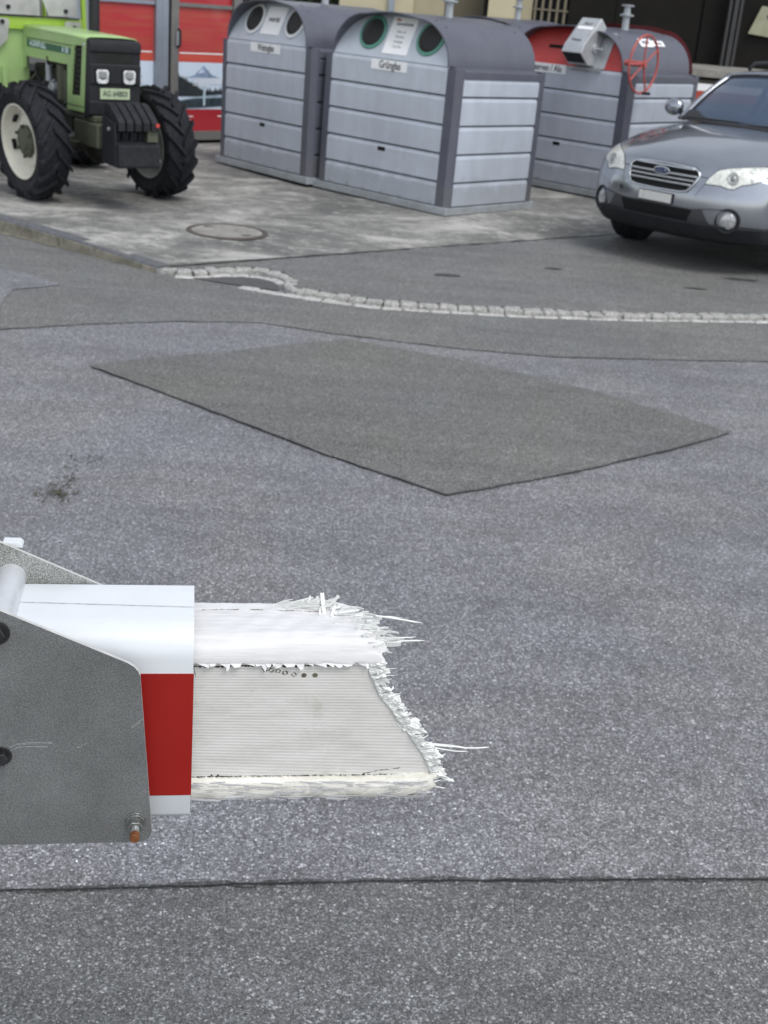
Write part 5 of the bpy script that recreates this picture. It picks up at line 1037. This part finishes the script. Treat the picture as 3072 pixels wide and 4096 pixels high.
# lower intake, trims, fog lamps
fpatch('lower_intake', [(-.325, .428), (0, .430), (.325, .428)], [(-.325, .42), (-.285, .342), (.285, .342), (.325, .42)], 30, 4, .003, M_BLACK, CAR)
M_TRIM = pm('dark_trim', (.045, .047, .052), .5, 0, .1, 6); M_TRIM2 = pm('grey_trim', (.16, .165, .18), .45, .1, .08, 6)
for s in (1, -1):
    f = (lambda T: T) if s > 0 else mir
    fpatch('intake_trim', f([(.290, .350), (.328, .436), (.40, .440), (.455, .355)]), f([(.290, .338), (.36, .332), (.455, .332)]), 14, 4, .004, M_TRIM, CAR)
    fpatch('fog_panel', f([(.405, .438), (.45, .447), (.52, .452), (.545, .452)]), f([(.405, .430), (.455, .345), (.50, .338), (.545, .338)]), 12, 4, .0045, M_TRIM2, CAR)
    yc, zc = .578, .380; c = fhit(s * yc, zc, .004); nx = Vector((.90, s * .42, -.02)).normalized()
    fg = MB().lathe([(.094, -.022), (.095, .004), (.088, .010), (.078, .006), (.070, -.004)], c, nx, 36).build('fog_bezel', M_BLKP, CAR, smooth=True)
    MB().lathe([(0, .012), (.03, .011), (.052, .006), (.064, -.002), (.068, -.012)], c, nx, 36).build('fog_lamp', pm('fog_glass', (.42, .43, .44), .08, .4, .35, 26., coat=1.), fg, smooth=True)
    fline('bumper_seam', [(s * .368, .622), (s * .345, .57), (s * .325, .53)], .0016, M_GAP, CAR, .0005)
    fline('bonnet_edge', [(s * .315, .669), (s * .345, .668), (s * .376, .667)], .003, M_GAP, CAR, .001)
    bl = [thit(-x_, s * y_, .0008) for x_, y_ in ((.24, .60), (.3, .63), (.45, .67), (.7, .705), (1.0, .73), (1.25, .745))]
    MB().tube(bl, .0025, 5).build('bonnet_gap', M_GAP, CAR)
fline('bonnet_lip', [(y, z + .012) for y, z in GU[1:-1]], .0028, M_GAP, CAR, .001)
fline('bumper_break', [(-.56, .462), (-.40, .447), (-.325, .434), (0, .436), (.325, .434), (.40, .447), (.56, .462)], .004, M_TRIM, CAR, .001)
MB().lathe([(0, .002), (.016, .002), (.018, 0)], fhit(-.345, .500, .001), (1, -.1, 0), 16).build('tow_cap', M_GAP, CAR)
def wrap(path, zz, off):
    rows = []
    for d, yn in path:
        row = []
        for z in zz:
            lo_, hi_ = car_pt(d, yn, 0)[2], car_pt(d, yn, 1)[2]; zn = (z - lo_) / (hi_ - lo_); p = Vector(car_pt(d, yn, zn)); n = Vector((1.0 if d < .05 else .3, p.y * (.7 if d < .05 else 1.6), 0)).normalized(); row.append(p + n * off)
        rows.append(row)
    return rows
pth = [(.52, -1), (.4, -1), (.25, -1), (.12, -1), (.04, -1)] + [(0, y / 12) for y in range(-12, 13)] + [(.04, 1), (.12, 1), (.25, 1), (.4, 1), (.52, 1)]
MB().grid(wrap(pth, [.205, .23, .27, .30, .325, .338], .010)).build('lower_valance', M_BLKP, CAR, smooth=True, solid=.006)
for s in (-1, 1): MB().grid(wrap([(d / 10, s) for d in range(14, 32)], [.272, .31, .36, .40], .008)).build('sill_cladding', M_BLKP, CAR, smooth=True, solid=.008)
for s in (-1, 1):
    for d in (.93, 3.60):
        MB().tube([Vector((-d + .375 * math.cos(a), s * .868, .30 + .378 * math.sin(a))) for a in [R(8 + k * 8.2) for k in range(21)]], .022, 8).build('arch_cladding', M_BLKP, CAR, smooth=True)
# wheels
M_ALLOY = pm('alloy', (.45, .46, .48), .3, .7, .08, 20)
def car_wheel(d, s, st=0):
    w = bpy.data.objects.new('wheel', None); COL.objects.link(w); w.parent = CAR; w.location = (-d, s * .78, .292); w.rotation_euler = (0, 0, R(st) + (0 if s > 0 else math.pi)); w.empty_display_size = .1
    MB().lathe([(.215, -.10), (.26, -.113), (.31, -.108), (.330, -.09), (.335, -.05), (.335, .05), (.330, .09), (.31, .108), (.26, .113), (.215, .10)], (0, 0, 0), (0, 1, 0), 48).build('tyre', M_TYR, w, smooth=True)
    MB().lathe([(.20, -.09), (.218, -.10), (.205, -.02), (.205, .06), (.218, .102), (.206, .104), (.195, .07), (.19, .02)], (0, 0, 0), (0, 1, 0), 40).build('rim', M_ALLOY, w, smooth=True)
    for k in range(5):
        a = k * 2 * math.pi / 5; u_ = Vector((math.sin(a), 0, math.cos(a))); v_ = Vector((math.cos(a), 0, -math.sin(a))); MB().prism([(-.03, .03), (-.02, .2), (.02, .2), (.03, .03)], v_, u_, (0, 1, 0), (0, 0, 0), .06, .085).build('spoke', M_ALLOY, w, bevel=.006)
    MB().cyl((0, .055, 0), (0, .092, 0), .045, n=20).build('hub_cap', M_ALLOY, w); MB().cyl((0, -.02, 0), (0, .02, 0), .17, n=28).build('brake_disc', M_BLKP, w)
for d in (.93, 3.60):
    for s in (-1, 1): car_wheel(d, s, 7 if d < 1 else 0)
MB().box((-4.3, -.55, .22), (-.35, .55, .28)).build('underbody_light_block', M_BLACK, CAR)  # dark box added under the car to block light
for d in (.93, 3.6): MB().box((-d - .36, -.62, .28), (-d + .36, .62, .66)).build('wheel_well', M_BLACK, CAR)
# cabin
def glass_mat():
    m = bpy.data.materials.new('car_glass'); t, b = nodes(m); b.inputs['Base Color'].default_value = (.085, .13, .21, 1); b.inputs['Roughness'].default_value = .02; b.inputs['IOR'].default_value = 1.6; b.inputs['Alpha'].default_value = .5; b.inputs['Coat Weight'].default_value = 1.; b.inputs['Coat Roughness'].default_value = .0; return m  # blue base colour stands for sky reflected in the glass
M_GL = glass_mat()
def ws(u, v):   # u -1..1 across, v 0..1 base to roof
    a = Vector((-(1.21 + .11 * abs(u) ** 2.2), .735 * u, .978 - .012 * u * u)); b = Vector((-(1.63 + .09 * abs(u) ** 2.4), .572 * u, 1.372 - .042 * abs(u) ** 2.2)); p = a.lerp(b, v); p.z += .022 * math.sin(math.pi * v); p.x += .012 * math.sin(math.pi * v); return p
gl = MB().grid([[ws(-.97 + 1.94 * i / 24, .02 + .95 * k / 10) for k in range(11)] for i in range(25)]).build('windscreen', M_GL, CAR, smooth=True, solid=.005)
for s in (-1, 1):
    MB().tube([ws(s * .985, v / 8) + Vector((0, s * .012, 0)) for v in range(9)], [.030, .029, .028, .027, .026, .026, .026, .028, .030], 8).build('front_pillar', M_CAR, CAR, smooth=True)
    MB().tube([ws(s * .955, .01 + v / 8 * .97) + Vector((.004, 0, .003)) for v in range(9)], .009, 6).build('screen_seal', M_GAP, gl)
MB().tube([ws(-.96 + .08 * i, .975) + Vector((.003, 0, .004)) for i in range(25)], .009, 6).build('screen_seal', M_GAP, gl); MB().grid([[ws(-.98 + 1.96 * i / 24, 0) + Vector((dx, 0, dz)) for dx, dz in ((-.02, .008), (.035, .010), (.075, -.004))] for i in range(25)]).build('cowl', M_GAP, CAR, smooth=True, solid=.004)
def rf(x, u):
    t = (x - 1.63) / 2.6; z = itp([(0, 1.378), (.12, 1.41), (.35, 1.432), (.7, 1.425), (1, 1.375)], t) - .040 * abs(u) ** 2.6; return Vector((-x - .085 * abs(u) ** 2.4 * (1 - t), (.588 - .02 * t) * u, z))
MB().grid([[rf(1.63 + 2.6 * i / 20, -1 + 2 * k / 16) for k in range(17)] for i in range(21)]).build('roof', M_CAR, CAR, smooth=True, solid=.02)
for s in (-1, 1):
    MB().tube([Vector((-x, s * .545, z)) for x, z in ((1.95, 1.395), (2.02, 1.445), (2.4, 1.463), (3.2, 1.463), (3.9, 1.44), (4.0, 1.39))], .016, 8).build('roof_rail', M_BLKP, CAR, smooth=True)
    b0, b1 = [(1.42, .80, .975), (2.55, .815, .985), (2.62, .815, .985), (3.55, .81, .995), (3.62, .81, 1.0), (4.35, .76, 1.02)], [(1.84, .600, 1.325), (2.50, .610, 1.385), (2.57, .610, 1.388), (3.40, .605, 1.38), (3.47, .60, 1.378), (4.05, .575, 1.34)]
    for k in (0, 2, 4):
        q4 = [Vector((-b0[k][0], s * b0[k][1], b0[k][2])), Vector((-b0[k + 1][0], s * b0[k + 1][1], b0[k + 1][2])), Vector((-b1[k + 1][0], s * b1[k + 1][1], b1[k + 1][2])), Vector((-b1[k][0], s * b1[k][1], b1[k][2]))]
        MB().add(q4, [(0, 1, 2, 3)]).build('side_window', M_GL, CAR, solid=.005)
    for a, b in (((2.585, .815, .97), (2.535, .61, 1.385)), ((3.585, .81, .98), (3.435, .60, 1.378))): MB().tube([Vector((-a[0], s * a[1], a[2])), Vector((-b[0], s * b[1], b[2]))], .028, 6).build('door_pillar', M_GAP, CAR)
    MB().tube([Vector((-4.40, s * .76, .98)), Vector((-4.25, s * .67, 1.2)), Vector((-4.12, s * .575, 1.36))], .05, 8).build('rear_pillar', M_CAR, CAR, smooth=True)
    MB().tube([Vector((-x, s * y, z)) for x, y, z in ((1.36, .79, .968), (2.5, .82, .978), (3.6, .815, .99), (4.4, .765, 1.01))], .016, 6).build('belt_moulding', M_GAP, CAR)
    # mirror
    mc = Vector((-1.44, s * .905, 1.045)); rows = []
    for i in range(9):
        a = math.pi * i / 8; rows.append([mc + Vector((.055 * math.cos(a) + .01, .092 * math.sin(a) * math.cos(b) * (1.0), .074 * math.sin(a) * math.sin(b))) for b in [2 * math.pi * k / 16 for k in range(16)]])
    mr = MB().grid(rows, wrap=True).build('door_mirror', M_CAR, CAR, smooth=True)
    MB().tube([mc + Vector((-.01, -s * .06, -.04)), Vector((-1.46, s * .78, .985))], .022, 8).build('mirror_foot', M_BLKP, mr); MB().lathe([(0, 0), (.062, 0), (.064, -.006)], mc + Vector((-.048, 0, 0)), (-1, 0, 0), 24).build('mirror_glass', M_CHR, mr)
    MB().grid([[Vector((-4.60 - .02 * k + .05 * t, s * (.62 + .035 * k), .72 + .2 * t)) for t in (0, .5, 1)] for k in range(5)]).build('tail_light', M_REDP, CAR, solid=.03)
MB().add([(-4.47, -.66, 1.0), (-4.47, .66, 1.0), (-4.20, .52, 1.35), (-4.20, -.52, 1.35)], [(0, 1, 2, 3)]).build('rear_window', M_GL, CAR, solid=.005)
M_INT = pm('cabin_dark', (.02, .022, .026), .8, 0, .2, 4); M_SEAT = pm('seat_cloth', (.20, .21, .24), .85, 0, .15, 9)
MB().box((-4.2, -.72, .982), (-1.55, .72, .990)).build('cabin_floor', M_INT, CAR); MB().prism([(-1.24, .98), (-1.80, .98), (-1.80, 1.03), (-1.35, 1.045)], (1, 0, 0), (0, 0, 1), (0, 1, 0), (0, 0, 0), -.70, .70).build('dashboard', M_INT, CAR, bevel=.01)
for s in (-1, 1):
    MB().prism([(-2.22, .98), (-2.36, .98), (-2.50, 1.22), (-2.42, 1.24)], (1, 0, 0), (0, 0, 1), (0, 1, 0), (0, 0, 0), s * .35 - .22, s * .35 + .22).build('front_seat', M_SEAT, CAR, bevel=.03); MB().box((-2.52, s * .35 - .11, 1.235), (-2.44, s * .35 + .11, 1.345)).build('headrest', M_SEAT, CAR, bevel=.03)
MB().tube([Vector((-1.92 + .05 * math.sin(a), .36 + .17 * math.cos(a), 1.06 + .15 * math.sin(a))) for a in [2 * math.pi * k / 28 for k in range(28)]], .013, 6, closed=True).build('steering_wheel', M_INT, CAR, smooth=True)
MB().box((-3.3, -.6, .99), (-3.15, .6, 1.24)).build('rear_seat', M_SEAT, CAR, bevel=.03); MB().box((-1.76, -.10, 1.285), (-1.74, .10, 1.335)).build('rear_view_mirror', M_INT, CAR, bevel=.005); MB().add([(-1.40, .12, 1.10), (-1.40, .15, 1.10), (-1.435, .15, 1.14), (-1.435, .12, 1.14)], [(0, 1, 2, 3)]).build('screen_sticker', M_WHITE, gl)
for k, (ya, yb) in enumerate(((-.62, .05), (-.02, .58))): MB().tube([Vector((-1.215, ya, .993)), Vector((-1.222, (ya + yb) / 2, 1.0)), Vector((-1.245, yb, 1.003))], .007, 5).build('wiper', M_GAP, CAR)
